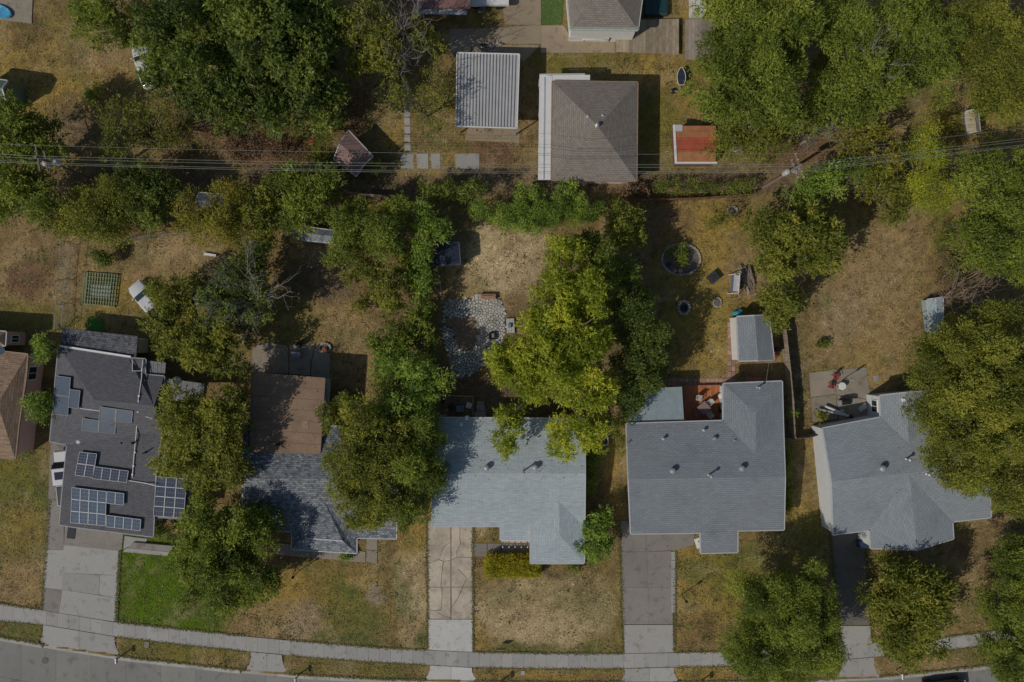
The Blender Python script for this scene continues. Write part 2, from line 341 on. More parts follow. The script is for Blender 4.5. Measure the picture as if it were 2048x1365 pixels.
mx = n.new('ShaderNodeMix'); mx.data_type = 'RGBA'; mx.blend_type = 'MULTIPLY'; mx.inputs[0].default_value = 1; l.new(at.outputs['Color'], mx.inputs[6]); l.new(r1.outputs[0], mx.inputs[7])
l.new(mx.outputs[2], b.inputs['Base Color']); b.inputs['Roughness'].default_value = 1.0; b.inputs['Specular IOR Level'].default_value = 0.1
bp = n.new('ShaderNodeBump'); bp.inputs['Strength'].default_value = 0.7; bp.inputs['Distance'].default_value = 0.12; l.new(n1.outputs['Fac'], bp.inputs['Height']); l.new(bp.outputs[0], b.inputs['Normal'])
me.materials.append(m); ground = bpy.data.objects.new('ground', me); COL.objects.link(ground); ground['kind'] = 'structure'

M_walk = concrete('sidewalk_concrete', (0.40, 0.395, 0.38), (0.34, 0.31, 0.27), 0.45)
M_road = concrete('road_concrete', (0.27, 0.265, 0.25), (0.2, 0.19, 0.175), 0.6, 0.22)
M_drive_new = concrete('new_drive_concrete', (0.58, 0.58, 0.56), (0.4, 0.37, 0.33), 0.35)  # pale new concrete, lightened further in colour to suggest a brighter lot
M_drive_old = concrete('stained_drive_concrete', (0.60, 0.53, 0.43), (0.27, 0.21, 0.17), 0.75, 0.6)  # stains over a base colour lightened to make the lot seem brighter lit
M_drive_dk = concrete('dark_drive_concrete', (0.19, 0.175, 0.16), (0.12, 0.11, 0.1), 0.6, 0.5)
M_drive_mid = concrete('grey_drive_concrete', (0.30, 0.275, 0.255), (0.22, 0.19, 0.17), 0.7, 0.4)
M_tanpave = concrete('tan_yard_concrete', (0.36, 0.29, 0.2), (0.24, 0.19, 0.14), 0.5, 0.3)
M_patio = concrete('patio_concrete', (0.33, 0.29, 0.23), (0.2, 0.17, 0.13), 0.6, 0.5)

HARD = []     # pixel polygons with no grass
def empty_struct(name, loc=(0, 0, 0)):
    o = bpy.data.objects.new(name, None); COL.objects.link(o); o.location = loc; o['kind'] = 'structure'; return o
def slab(parent, name, pts, mat, top=0.03, base=-0.25, gap=0.012, jitter=0.006):
    """pts in ground pixels, shrunk a little so that a joint stays open"""
    HARD.append(list(pts))
    q = [W(p[0], p[1]) for p in pts]; c = sum(q, Vector()) / len(q)
    q = [p + (c - p).normalized() * gap for p in q]
    t = top if hasattr(top, '__len__') else [top] * len(q)
    dz = random.uniform(-jitter, jitter)
    return MB().prism([(p.x, p.y) for p in q], base, [z + dz for z in t]).build(name, mat, parent)

# road slabs (each a child of the road) with the kerb
road = empty_struct('road', W(1024, 1420))
for i, px in enumerate(range(-240, 2300, 70)):
    a, b_ = px, px + 70
    sl = (curb_y(px + 40) - curb_y(px - 40)) / 80 * -0.9
    for j in range(2):
        o0, o1 = (4 + 75 * j, 79 + 75 * j)
        slab(road, 'road_slab', [(a, curb_y(a) + o0), (b_, curb_y(b_) + o0), (b_ + sl * 0, curb_y(b_) + o1), (a, curb_y(a) + o1)], M_road, top=-0.13, base=-0.4)
# driveway mouths break the kerb: ranges of px
MOUTHS = [(80, 240), (485, 585), (845, 955), (1240, 1360), (1665, 1765)]
M_kerb = concrete('kerb_concrete', (0.47, 0.45, 0.41), (0.3, 0.28, 0.25), 0.5)
kerb = empty_struct('kerb', W(1024, 1368))
px = -240
while px < 2300:
    q = px + 36
    inm = any(a < (px + q) / 2 < b_ for a, b_ in MOUTHS)
    slab(kerb, 'kerb_stone', [(px, curb_y(px) - 2), (q, curb_y(q) - 2), (q, curb_y(q) + 5), (px, curb_y(px) + 5)], M_kerb, top=-0.115 if inm else 0.025, base=-0.4, gap=0.006)
    px = q
# sidewalk
TOPE = [(-240, 1172), (0, 1208), (85, 1221), (230, 1245), (350, 1258), (500, 1274), (640, 1287), (768, 1297), (860, 1301), (945, 1305), (1100, 1308), (1230, 1308), (1350, 1306), (1470, 1304), (1690, 1290), (1870, 1278), (1965, 1266), (2048, 1254), (2300, 1215)]
BOTE = [(-240, 1206), (0, 1242), (85, 1249), (230, 1273), (350, 1287), (500, 1303), (640, 1316), (768, 1325), (860, 1330), (945, 1335), (1100, 1337), (1230, 1337), (1350, 1334), (1470, 1332), (1690, 1319), (1870, 1303), (1965, 1291), (2048, 1279), (2300, 1240)]
def te(px): return np.interp(px, [c[0] for c in TOPE], [c[1] for c in TOPE])
def be(px): return np.interp(px, [c[0] for c in BOTE], [c[1] for c in BOTE])
walk = empty_struct('sidewalk', W(1024, 1320))
px = -240
while px < 2290:
    q = px + 22.2
    slab(walk, 'paving_slab', [(px, te(px)), (q, te(q)), (q, be(q)), (px, be(px))], M_walk, top=0.035)
    px = q
# ---------------------------------------------------------------- driveways and yard paving
def drive(loc): return empty_struct('driveway', W(*loc))
APRON = []
def apron(par, x0, x1, mat=M_walk, fl=14):
    xm = (x0 + x1) / 2
    for a, b_, s in ((x0, xm, -1), (xm, x1, 1)):
        ca, cb = curb_y(a) - 3, curb_y(b_) - 3
        pts = [(a, be(a) + 1), (b_, be(b_) + 1)]
        tz = [0.03, 0.03]
        if s > 0:
            for t in (0.35, 0.65, 0.85, 1.0): pts.append((b_ + fl * t ** 3, be(b_) + (cb - be(b_)) * t)); tz.append(0.03 - 0.135 * t)
            pts.append((a, ca)); tz.append(-0.105)
        else:
            pts.append((b_, cb)); tz.append(-0.105)
            for t in (1.0, 0.85, 0.65, 0.35): pts.append((a - fl * t ** 3, be(a) + (ca - be(a)) * t)); tz.append(0.03 - 0.135 * t)
        slab(par, 'apron_slab', pts, mat, top=tz, base=-0.35, jitter=0); APRON.append(list(pts))
# the listed lot
dv = drive((900, 1180))
OLD = [
 [(856, 1040), (865, 1040), (865, 1054), (901, 1054), (901, 1084), (887, 1094), (879, 1117), (877, 1119), (856, 1127)],
 [(901, 1085), (901, 1121), (887, 1122), (878, 1119), (888, 1095)],
 [(856, 1128), (877, 1120), (886, 1123), (883, 1150), (881, 1174), (856, 1174)],
 [(888, 1123), (901, 1122), (901, 1174), (882, 1174), (884, 1150)],
 [(856, 1175), (883, 1175), (884, 1190), (882, 1219), (869, 1221), (857, 1220)],
 [(885, 1175), (901, 1175), (901, 1234), (892, 1234), (870, 1222), (883, 1220), (885, 1190)],
 [(857, 1221), (869, 1222), (891, 1235), (901, 1236), (901, 1238), (857, 1238)],
 [(903, 1054), (920, 1054), (919, 1075), (921, 1088), (912, 1104), (914, 1114), (903, 1120)],
 [(921, 1054), (945, 1054), (945, 1115), (915, 1114), (913, 1104), (922, 1088), (920, 1075)],
 [(903, 1121), (915, 1115), (945, 1116), (945, 1174), (927, 1174), (934, 1156), (916, 1137), (915, 1138), (933, 1157), (925, 1174), (903, 1174)],
 [(903, 1175), (925, 1175), (916, 1195), (904, 1214)],
 [(927, 1175), (945, 1175), (945, 1238), (903, 1238), (904, 1216), (917, 1196)],
]
slab(dv, 'drive_bed', [(857, 1055), (944, 1055), (944, 1237), (858, 1237)], concrete('drive_bed_concrete', (0.24, 0.19, 0.15), (0.12, 0.1, 0.08), .6, 1.5), top=0.006, jitter=0)
for p in OLD: slab(dv, 'cracked_slab', p, M_drive_old, top=0.03, gap=0.004, jitter=0.006)
slab(dv, 'new_slab', [(857, 1239), (945, 1239), (945, 1304), (857, 1300)], M_drive_new, top=0.045)
apron(dv, 860, 944, M_drive_new)
# drive of the grey-roofed house east of it
dv = drive((1300, 1150))
for p in ([(1241, 1042), (1261, 1042), (1262, 1068), (1292, 1068), (1292, 1104), (1243, 1104)], [(1292, 1068), (1389, 1066), (1389, 1090), (1347, 1101), (1292, 1104)],
          [(1243, 1104), (1294, 1104), (1296, 1176), (1244, 1176)], [(1294, 1104), (1342, 1102), (1345, 1176), (1296, 1176)],
          [(1244, 1176), (1297, 1176), (1298, 1249), (1246, 1249)], [(1297, 1176), (1345, 1176), (1346, 1249), (1298, 1249)]):
    slab(dv, 'drive_slab', p, M_drive_mid)
slab(dv, 'new_slab', [(1247, 1250), (1346, 1250), (1347, 1305), (1249, 1307)], M_walk, top=0.04)
apron(dv, 1250, 1348)
for i in range(7): slab(dv, 'edging_slab', [(1342, 1104 + 17.5 * i), (1350, 1103 + 17.5 * i), (1350.5, 1120 + 17.5 * i), (1343, 1121 + 17.5 * i)], M_walk, top=0.05)
# dark drive further east
dv = drive((1700, 1170))
for k in range(5):
    a, b_ = k / 5, (k + 1) / 5
    f0 = lambda t: 1661 + (1681 - 1661) * t; f1 = lambda t: 1728 + (1740 - 1728) * t; yy = lambda t: 1064 + (1250 - 1064) * t
    slab(dv, 'drive_slab', [(f0(a), yy(a)), (f1(a), yy(a)), (f1(b_), yy(b_)), (f0(b_), yy(b_))], M_drive_dk)
slab(dv, 'new_slab', [(1681, 1252), (1740, 1252), (1744, 1287), (1684, 1291)], M_walk, top=0.04); apron(dv, 1686, 1748)
# wide drive of the solar house
dv = drive((160, 1150))
for p in ([(101, 885), (130, 885), (130, 1000), (97, 1000)], [(97, 1000), (130, 1000), (128, 1050), (128, 1100), (91, 1100)], [(91, 1100), (128, 1100), (125, 1180), (87, 1176)], [(87, 1176), (125, 1180), (118, 1226), (85, 1221)],
          [(130, 1040), (248, 1052), (244, 1098), (238, 1102), (128, 1090)], [(128, 1090), (238, 1102), (236, 1151), (126, 1146)], [(126, 1146), (200, 1150), (198, 1190), (125, 1180)], [(200, 1150), (236, 1151), (234, 1196), (198, 1190)],
          [(125, 1180), (234, 1196), (231, 1244), (118, 1226)]):
    slab(dv, 'drive_slab', p, M_walk if p[0][1] > 1085 and p[0][0] > 90 else M_drive_mid)
apron(dv, 86, 229, M_walk, 12)
dv = drive((533, 1325)); apron(dv, 502, 564)
# other paving
pv = empty_struct('garden_path', W(1000, 1100))
for k in range(4): slab(pv, 'path_slab', [(947 + 28 * k, 1087), (974 + 28 * k, 1087), (974 + 28 * k, 1113), (947 + 28 * k, 1113)], M_drive_mid)
slab(pv, 'path_slab', [(1003, 1076), (1060, 1076), (1060, 1086), (1003, 1086)], M_drive_old)
pv = empty_struct('front_walk', W(650, 1110))
for k in range(8): slab(pv, 'path_slab', [(555 + 22 * k, 1086 + 2.2 * k), (577 + 22 * k, 1088.4 + 2.2 * k), (577 + 22 * k, 1112 + 2 * k), (555 + 22 * k, 1110 + 2 * k)], M_patio)
slab(pv, 'path_slab', [(733, 1076), (755, 1077), (755, 1100), (733, 1100)], M_patio); slab(pv, 'path_slab', [(733, 1101), (755, 1101), (754, 1127), (732, 1125)], M_patio)
pv = empty_struct('porch_walk', W(300, 1090))
slab(pv, 'path_slab', [(250, 1072), (296, 1078), (292, 1085), (262, 1092), (247, 1098)], M_walk, top=0.05)
slab(pv, 'path_slab', [(268, 1084), (348, 1091), (346, 1103), (258, 1095)], M_drive_mid, top=0.25); slab(pv, 'step', [(254, 1096), (340, 1104), (338, 1108), (249, 1100)], M_walk, top=0.12); slab(pv, 'step', [(249, 1100.5), (337, 1108.5), (335, 1112), (246, 1104)], M_walk, top=0.04)
pv = empty_struct('yard_pavement', W(1090, 60))
for p in ([(1000, -20), (1082, -20), (1082, 50), (1010, 50)], [(952, 58), (1082, 50), (1082, 88), (940, 88)], [(1082, 51), (1127, 51), (1140, 72), (1230, 76), (1230, 106), (1082, 106)], [(945, 90), (1080, 90), (1052, 120), (1045, 125), (1040, 110), (945, 108)]):
    slab(pv, 'yard_slab', p, M_tanpave, top=0.0)
slab(pv, 'yard_slab', [(899, 58), (949, 57), (940, 105), (899, 107)], M_patio, top=0.0)
slab(pv, 'yard_slab', [(936, 250), (1040, 256), (1039, 286), (930, 281)], M_tanpave, top=0.0)
pv = empty_struct('stepping_path', W(840, 280))
for k in range(8): slab(pv, 'stepping_slab', [(806 + k * .3, 168 + 17 * k), (819 + k * .3, 168 + 17 * k), (820 + k * .3, 183 + 17 * k), (807 + k * .3, 183 + 17 * k)], M_walk, top=0.0, gap=0.04)
for a, b_ in ((800, 828), (832, 857), (861, 881), (909, 959)): slab(pv, 'stepping_slab', [(a, 308), (b_, 307), (b_, 339), (a + 2, 337)], M_walk, top=0.0, gap=0.03)
pv = empty_struct('back_patio', W(580, 715))
for p in ([(505, 692), (540, 684), (577, 692), (577, 748), (503, 744)], [(579, 690), (632, 686), (622, 722), (620, 752), (579, 748)], [(634, 686), (660, 686), (660, 758), (622, 752), (624, 722)]):
    slab(pv, 'patio_slab', p, M_patio, top=0.02, gap=0.03)
pv = empty_struct('concrete_patio', W(1680, 790))
for p in ([(1618, 746), (1668, 740), (1672, 788), (1622, 795)], [(1669, 740), (1733, 735), (1742, 800), (1673, 790)], [(1622, 796), (1672, 789), (1676, 838), (1626, 845)], [(1674, 791), (1742, 801), (1748, 836), (1678, 840)]):
    slab(pv, 'patio_slab', p, M_patio, top=0.02)
slab(pv, 'stepping_slab', [(1747, 752), (1757, 751), (1757, 763), (1748, 763)], M_walk, top=0.02)
pv = empty_struct('slab_pad', W(30, 20)); slab(pv, 'patio_slab', [(-60, -60), (68, -60), (64, 48), (-60, 32)], M_patio, top=0.05)
pv = empty_struct('slab_pad', W(200, 580)); slab(pv, 'patio_slab', [(182, 567), (222, 569), (219, 598), (180, 595)], M_walk, top=0.02)
# pinkish paver path and terrace behind the grey house
M_pav = wood('pink_paver', (0.34, 0.2, 0.15), (0.42, 0.27, 0.2), 4, 0.9)
pv = empty_struct('paver_path', W(1463, 700))
for k in range(11):
    for j in range(2): slab(pv, 'paver', [(1455 + 8 * j, 645 + 11 * k), (1462.4 + 8 * j, 645 + 11 * k), (1462.4 + 8 * j, 655.4 + 11 * k), (1455 + 8 * j, 655.4 + 11 * k)], M_pav, top=0.02)
for k in range(15):
    for j in range(2): slab(pv, 'paver', [(1335 + 8.6 * k, 757 + 8.5 * j), (1343 + 8.6 * k, 757 + 8.5 * j), (1343 + 8.6 * k, 765 + 8.5 * j), (1335 + 8.6 * k, 765 + 8.5 * j)], M_pav, top=0.02)
# turf mats
M_turf = plain('green_turf', (0.06, 0.2, 0.03), 0.95, var=0.25, scale=8)
single('turf_mat', MB().prism([W(178, 634).xy, W(206, 638).xy, W(206, 663).xy, W(175, 660).xy], -0.03, 0.03), M_turf, 'small bright green turf mat behind the solar panel house', 'mat', loc=W(190, 650))
single('turf_mat', MB().prism([W(1083, -20).xy, W(1128, -20).xy, W(1124, 49).xy, W(1083, 50).xy], -0.03, 0.03), plain('garden_turf', (0.07, 0.13, 0.03), 0.95, var=0.35, scale=5), 'green turf patch beside the top brown roof and tan paving', 'turf', loc=W(1105, 20))

# ---------------------------------------------------------------- houses
HOUSES = {}
CAM = Vector((0, 0, H))
class House: pass
def make_roof(parent, V, faces, mat, thick=0.16, name='roof'):
    keys = list(V); idx = {k: i for i, k in enumerate(keys)}
    P = [W(*V[k]) for k in keys]
    F = [[idx[k] for k in f.split()] for f in faces]
    for i, f in enumerate(F):      # face up
        nrm = sum(((P[f[j]] - P[f[0]]).cross(P[f[(j + 1) % len(f)]] - P[f[0]]) for j in range(1, len(f) - 1)), Vector())
        if nrm.z < 0: F[i] = f[::-1]
    cnt = {}
    for f in F:
        for j in range(len(f)):
            e = (f[j], f[(j + 1) % len(f)]); cnt[tuple(sorted(e))] = cnt.get(tuple(sorted(e)), []) + [e]
    rim = [v[0] for v in cnt.values() if len(v) == 1]
    n = len(P); inv = world_of(parent).inverted()
    vs = [inv @ p for p in P] + [inv @ (p - Vector((0, 0, thick))) for p in P]
    fs = [tuple(f) for f in F] + [tuple(i + n for i in reversed(f)) for f in F] + [(e[1], e[0], e[0] + n, e[1] + n) for e in rim]
    me = bpy.data.meshes.new(name); me.from_pydata([tuple(p) for p in vs], [], fs)
    uv = me.uv_layers.new(name='slope')
    for pi, poly in enumerate(me.polygons):
        nm = poly.normal
        up = Vector((0, 0, 1)) - nm * nm.z
        if up.length < 1e-3: up = Vector((0, 1, 0))
        up.normalize(); ux = up.cross(nm).normalized()
        for li in poly.loop_indices:
            p = Vector(vs[me.loops[li].vertex_index]); uv.data[li].uv = (p.dot(ux) + 50, p.dot(up) + 50)
    me.materials.append(mat)
    o = bpy.data.objects.new(name, me); COL.objects.link(o); o.parent = parent
    tris = []
    for f in F:
        for t in geometry.tessellate_polygon([[P[i] for i in f]]): tris.append([P[f[i]] for i in t])
    return o, tris, [(P[a], P[b_]) for a, b_ in rim]
def hit(tris, px, py):
    d = (W(px, py) - CAM).normalized(); best = None
    for t in tris:
        r = geometry.intersect_ray_tri(t[0], t[1], t[2], d, CAM, True)
        if r is not None and (best is None or (r - CAM).length < (best[0] - CAM).length):
            nm = (t[1] - t[0]).cross(t[2] - t[0]).normalized(); best = (r, nm if nm.z > 0 else -nm)
    return best if best else (W(px, py, 3.0), Vector((0, 0, 1)))
def inset(poly, d):
    n = len(poly); a = sum(poly[i].x * poly[(i + 1) % n].y - poly[(i + 1) % n].x * poly[i].y for i in range(n))
    if a < 0: poly = poly[::-1]
    out = []
    for i in range(n):
        p0, p1, p2 = poly[i - 1], poly[i], poly[(i + 1) % n]
        e1 = (p1 - p0).normalized(); e2 = (p2 - p1).normalized(); n1 = Vector((-e1.y, e1.x)); n2 = Vector((-e2.y, e2.x))
        k = n1 + n2; q = max(0.35, k.dot(k) / 2); out.append(p1 + k / q * d * 1.0 if False else p1 + k * (d / q))
    return out
def house(label, V, faces, outline, rmat, wmat, over=0.45, eave=2.7, gables=(), trim=M_trim, name='house', cat='house', trim_w=0.09, drop=0.12):
    base = sum((W(*V[k]) for k in outline), Vector()) / len(outline); base.z = 0
    t = thing(name, base, label, cat)
    roof, tris, rim = make_roof(t, V, faces, rmat)
    HARD.append([(W(*V[k]).x * 20 + 1024, 682.5 - W(*V[k]).y * 20) for k in outline])
    pl = inset([W(*V[k]).xy for k in outline], over)
    # walls: a shell, its top under the eave
    mb = MB(); n = len(pl)
    mb.prism([(p.x, p.y) for p in pl], -0.1, eave - drop)
    wall = mb.build('wall', wmat, t)
    for tri in gables:
        P = [W(*V[k]) for k in tri]; c = W(*V[outline[0]]); cen = base
        nrm = (P[1] - P[0]).cross(P[2] - P[0]); nrm.z = 0; nrm.normalize()
        if nrm.dot(cen - P[0]) < 0: nrm = -nrm
        Q = [p + nrm * over - Vector((0, 0, 0.17)) for p in P]; Q2 = [p + nrm * 0.15 for p in Q]
        MB().add(Q + Q2, [(0, 1, 2), (5, 4, 3), (0, 1, 4, 3), (1, 2, 5, 4), (2, 0, 3, 5)]).build('gable', wmat, t)
    for a, b_ in rim:
        d = (b_ - a); o = Vector((d.y, -d.x, 0)).normalized() * (trim_w * 0.5)
        MB().bar(a + o - Vector((0, 0, 0.08)), b_ + o - Vector((0, 0, 0.08)), trim_w, 0.17).build('fascia', trim, t)
    h = House(); h.t = t; h.roof = roof; h.tris = tris; h.walls = pl; h.wall = wall; h.eave = eave
    return h
def vent(h, px, py, ht=0.6, r=0.1, cap=True, mat=M_metal):
    p, nm = hit(h.tris, px, py); mb = MB()
    mb.lathe(p - Vector((0, 0, 0.1)), [(r, 0), (r, ht)], 12)
    if cap: mb.lathe(p + Vector((0, 0, ht - 0.12)), [(r * 1.2, 0), (r * 2.0, 0.04), (r * 1.9, 0.12), (r * 0.8, 0.2)], 12)
    mb.lathe(p - Vector((0, 0, 0.03)), [(r * 2.2, 0), (r * 1.6, 0.06), (r, 0.1)], 12)
    mb.build('vent_pipe', mat, h.roof)
def turbine(h, px, py, s=1.0, mat=M_metal):
    p, nm = hit(h.tris, px, py); mb = MB()
    mb.lathe(p - Vector((0, 0, 0.12)), [(0.16 * s, 0), (0.16 * s, 0.32 * s), (0.25 * s, 0.36 * s), (0.31 * s, 0.48 * s), (0.3 * s, 0.6 * s), (0.2 * s, 0.7 * s), (0.05 * s, 0.73 * s)], 14)
    for k in range(14):
        a = k * math.pi / 7; mb.bar(p + Vector((0.29 * s * math.cos(a), 0.29 * s * math.sin(a), 0.22 * s)), p + Vector((0.25 * s * math.cos(a + .3), 0.25 * s * math.sin(a + .3), 0.55 * s)), 0.02, 0.06)
    mb.build('turbine_vent', mat, h.roof)
def boxvent(h, px, py, s=0.3, mat=M_white, ht=0.25):
    p, nm = hit(h.tris, px, py); MB().box(p + Vector((0, 0, ht * 0.35)), (s, s * 1.1, ht), 0.05, 0.85).build('roof_vent', mat, h.roof)
def window(h, i, t, w, z0, z1, door=False, mat=None, frame=M_white):
    """on wall edge i of the (anticlockwise) plan, t = 0..1 along it"""
    a, b_ = h.walls[i], h.walls[(i + 1) % len(h.walls)]; d = (b_ - a); L = d.length; d /= L; o = Vector((d.y, -d.x))
    c = a + d * (L * t); w = min(w, L * 0.9)
    at = lambda s, k, z: Vector((c.x + d.x * s + o.x * k, c.y + d.y * s + o.y * k, z))
    ang = math.atan2(d.y, d.x)
    f = MB()
    for s in (-1, 1): f.box(at(s * w / 2, 0.02, (z0 + z1) / 2), (0.08, 0.1, z1 - z0 + 0.08), ang)
    for z in (z0, z1): f.box(at(0, 0.021, z), (w - 0.08, 0.1, 0.08), ang)
    if not door: f.box(at(0, 0.01, (z0 + z1) / 2), (0.05, 0.06, z1 - z0 - 0.08), ang)
    fo = f.build('door' if door else 'window', frame, h.t)
    MB().box(at(0, 0.0, (z0 + z1) / 2), (w - 0.08, 0.03, z1 - z0 - 0.08), ang).build('door_leaf' if door else 'pane', mat or (M_white if door else glass()), fo)

SH_main = shingle('slate_blue_shingles', (0.36, 0.42, 0.445), (0.42, 0.48, 0.50), (0.31, 0.36, 0.385), 0.17, 0.7, 0.13)  # slate-blue roof, extra brightness of the lot put into the shingle colour
SH_grey = shingle('grey_shingles', (0.215, 0.24, 0.265), (0.25, 0.275, 0.30), (0.15, 0.17, 0.19), 0.2, 0.5, 0.08)
SH_pale = shingle('pale_grey_shingles', (0.26, 0.29, 0.32), (0.295, 0.33, 0.36), (0.19, 0.215, 0.24), 0.21, 0.5, 0.08)
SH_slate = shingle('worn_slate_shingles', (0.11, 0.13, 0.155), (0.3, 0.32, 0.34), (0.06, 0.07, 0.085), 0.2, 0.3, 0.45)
SH_dark = shingle('charcoal_shingles', (0.115, 0.115, 0.13), (0.15, 0.15, 0.165), (0.075, 0.075, 0.085), 0.17, 0.35, 0.15)
SH_speck = shingle('speckled_dark_shingles', (0.07, 0.075, 0.09), (0.17, 0.175, 0.19), (0.05, 0.05, 0.06), 0.22, 0.3, 0.4)
SH_brown = shingle('brown_grey_shingles', (0.22, 0.19, 0.165), (0.27, 0.24, 0.205), (0.15, 0.13, 0.115), 0.19, 0.4, 0.15)
SH_tan = shingle('tan_brown_shingles', (0.25, 0.17, 0.11), (0.36, 0.25, 0.17), (0.17, 0.11, 0.075), 0.2, 0.8, 0.3)

# main house on the outlined lot
e = 2.7
V = dict(a=(868, 836, e), b=(1169, 838, e), r1=(866, 948, 3.5), r2=(1170, 948, 3.5), g=(864, 1053, e), h=(1001, 1053, e), h2=(1001, 1080, 2.4), k2=(1061, 1080, 2.4),
         k=(1061, 1054, e), w1=(1061, 1127, e), w2=(1168, 1127, e), m=(1169, 1054, e), p=(1119, 1070, 3.1), q=(1117, 1002, 3.1))
h1 = house('low slate-blue shingle house with cracked driveway and yellow-green tree over it', V,
    ['a b r2 r1', 'r1 g h k q', 'r1 q r2', 'q m r2', 'h h2 k2 k', 'k w1 p q', 'w1 w2 p', 'w2 m q p'],
    ['a', 'b', 'm', 'w2', 'w1', 'k', 'h', 'g'], SH_main, M_brickw, 0.4, gables=[('a', 'r1', 'g'), ('b', 'r2', 'm')])
for x, y, s in ((973, 935, .9), (1070, 934, .9)): turbine(h1, x, y, s)
vent(h1, 1047, 942, 1.1, 0.07); vent(h1, 1076, 875, 0.35, 0.06, False); vent(h1, 1101, 911, 0.35, 0.06, False); vent(h1, 923, 849, 0.4, 0.09, True, M_white); boxvent(h1, 934, 836.5, 0.4, M_white, .3)
vent(h1, 882, 968, 0.3, 0.05, False, M_white)
for k in range(5):
    p = W(1006 + 12 * k, 1079.2, 0); MB().box((p.x, p.y - 0.1, 1.15), (0.1, 0.1, 2.3), 0).build('porch_post', M_white, h1.t)
MB().bar(W(1003, 1081, 2.3), W(1060, 1081, 2.3), 0.12, 0.16).build('porch_beam', M_white, h1.t)

# grey house east of it
V = dict(a=(1253, 848, e), b=(1447, 842, e), c=(1447, 768, e), d=(1564, 763, e), m=(1566, 842, e), f=(1568, 1060, e), i=(1475, 1062, e), h=(1401, 1066, e), g=(1262, 1068, e),
         r1=(1257, 958, 3.5), r2=(1570, 955, 3.5), p=(1512, 828, 3.18), q=(1512, 911, 3.18), h2=(1402, 1107, 2.35), i2=(1475, 1105, 2.35))
h2 = house('wide plain grey shingle house with orange deck and awning behind it', V,
    ['a b q r1', 'r1 q r2', 'q m r2', 'c p q b', 'c d p', 'd m q p', 'r1 g h i f r2', 'h h2 i2 i'], ['a', 'b', 'c', 'd', 'm', 'f', 'i', 'h', 'g'], SH_grey, M_offw, 0.35, gables=[('a', 'r1', 'g'), ('m', 'r2', 'f')])
for x, y, s in ((1344, 941, .9), (1482, 936, .9), (1428, 877, .65)): turbine(h2, x, y, s)
vent(h2, 1418, 950, 0.9, 0.08); vent(h2, 1326, 877, 0.4, 0.08); vent(h2, 1407, 860, 0.35, 0.08); vent(h2, 1469, 881, 0.3, 0.05, False); vent(h2, 1515, 775, 0.7, 0.07)
for x in (1392, 1399):
    p = W(x, 1080); MB().box((p.x, p.y, 1.1), (0.1, 0.1, 2.2)).build('porch_post', M_white, h2.t)
MB().box(tuple(W(1396, 1087, 0.7)), (0.5, 1.0, 0.12), 0.3).build('porch_rail', M_white, h2.t)

# pale house at the far east
V = dict(a=(1646, 857, e), b=(1762, 835, e), c=(1760, 792, e), d=(1862, 782, e), e=(1868, 824, e), n=(1960, 812, e), r1=(1664, 963, 3.55), r2=(1975, 930, 3.55), g=(1667, 1070, e), h=(1740, 1060, e),
         w1=(1742, 1097, e), f=(1835, 1100, 3.2), w2=(1907, 1078, e), w3=(1905, 1044, e), s=(1982, 1035, e), q=(1819, 951, 3.48), p=(1812, 786, 3.1), q2=(1818, 888, 3.1))
h3 = house('pale blue-grey shingle house with bins by its garage and a tree over one end', V,
    ['a b q2 r1', 'r1 q2 r2', 'q2 e n r2', 'b c p q2', 'p d e q2', 'r1 g h q', 'r1 q r2', 'h w1 f q', 'f w2 w3 q', 'q w3 s r2'], ['a', 'b', 'c', 'd', 'e', 'n', 's', 'w3', 'w2', 'w1', 'h', 'g'], SH_pale, plain('white_siding', (0.58, 0.6, 0.61), .7, var=.06), 0.1,
    gables=[('a', 'r1', 'g'), ('n', 'r2', 's'), ('w1', 'f', 'w2'), ('c', 'p', 'd')])
turbine(h3, 1762, 936, 1.0); vent(h3, 1813, 918, 0.7, 0.08); vent(h3, 1854, 948, 0.5, 0.08); boxvent(h3, 1806, 800, 0.28)
window(h3, 9, 0.5, 1.2, 0.9, 2.0)

# slate house with flat brown extension
V = dict(a=(487, 850, e), n=(790, 856, e), r1=(485, 957, 3.95), r2=(795, 958, 3.95), g=(487, 1062, e), i=(584, 1063, e), w1=(584, 1099, e), w2=(713, 1107, e), j=(713, 1076, e), s=(792, 1078, e), p1=(612, 1077, 3.2), p2=(685, 1082, 3.2), q=(649, 1005, 3.42))
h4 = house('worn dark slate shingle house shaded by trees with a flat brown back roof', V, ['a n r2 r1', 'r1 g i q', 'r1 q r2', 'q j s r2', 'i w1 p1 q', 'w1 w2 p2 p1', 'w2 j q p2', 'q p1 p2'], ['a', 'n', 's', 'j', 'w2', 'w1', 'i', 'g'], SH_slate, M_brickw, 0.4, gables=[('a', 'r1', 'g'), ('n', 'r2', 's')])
MB().bar(W(612, 1077, 3.22), W(685, 1082, 3.22), 0.12, 0.06).build('ridge_cap', M_trim, h4.t)
M_flat = plain('brown_flat_roofing', (0.27, 0.185, 0.125), 0.95, var=0.22, scale=0.5, detail=10, bump=.2)
zf = 3.36
fl = [W(503, 746, zf), W(650, 757, zf), W(640, 912, zf), W(500, 906, zf)]
MB().prism([p.xy for p in fl], zf - 0.2, zf).build('flat_roof', M_flat, h4.t)
MB().prism([p for p in inset([p.xy for p in fl], 0.25)], 0, zf - 0.2).build('extension_wall', M_offw, h4.t)
for a, b_ in ((0, 1), (1, 2), (3, 0)): MB().bar(fl[a] + Vector((0, 0, -.03)), fl[b_] + Vector((0, 0, -.03)), 0.1, 0.12).build('roof_edging', plain('brown_edging', (0.2, 0.14, 0.1)), h4.t)
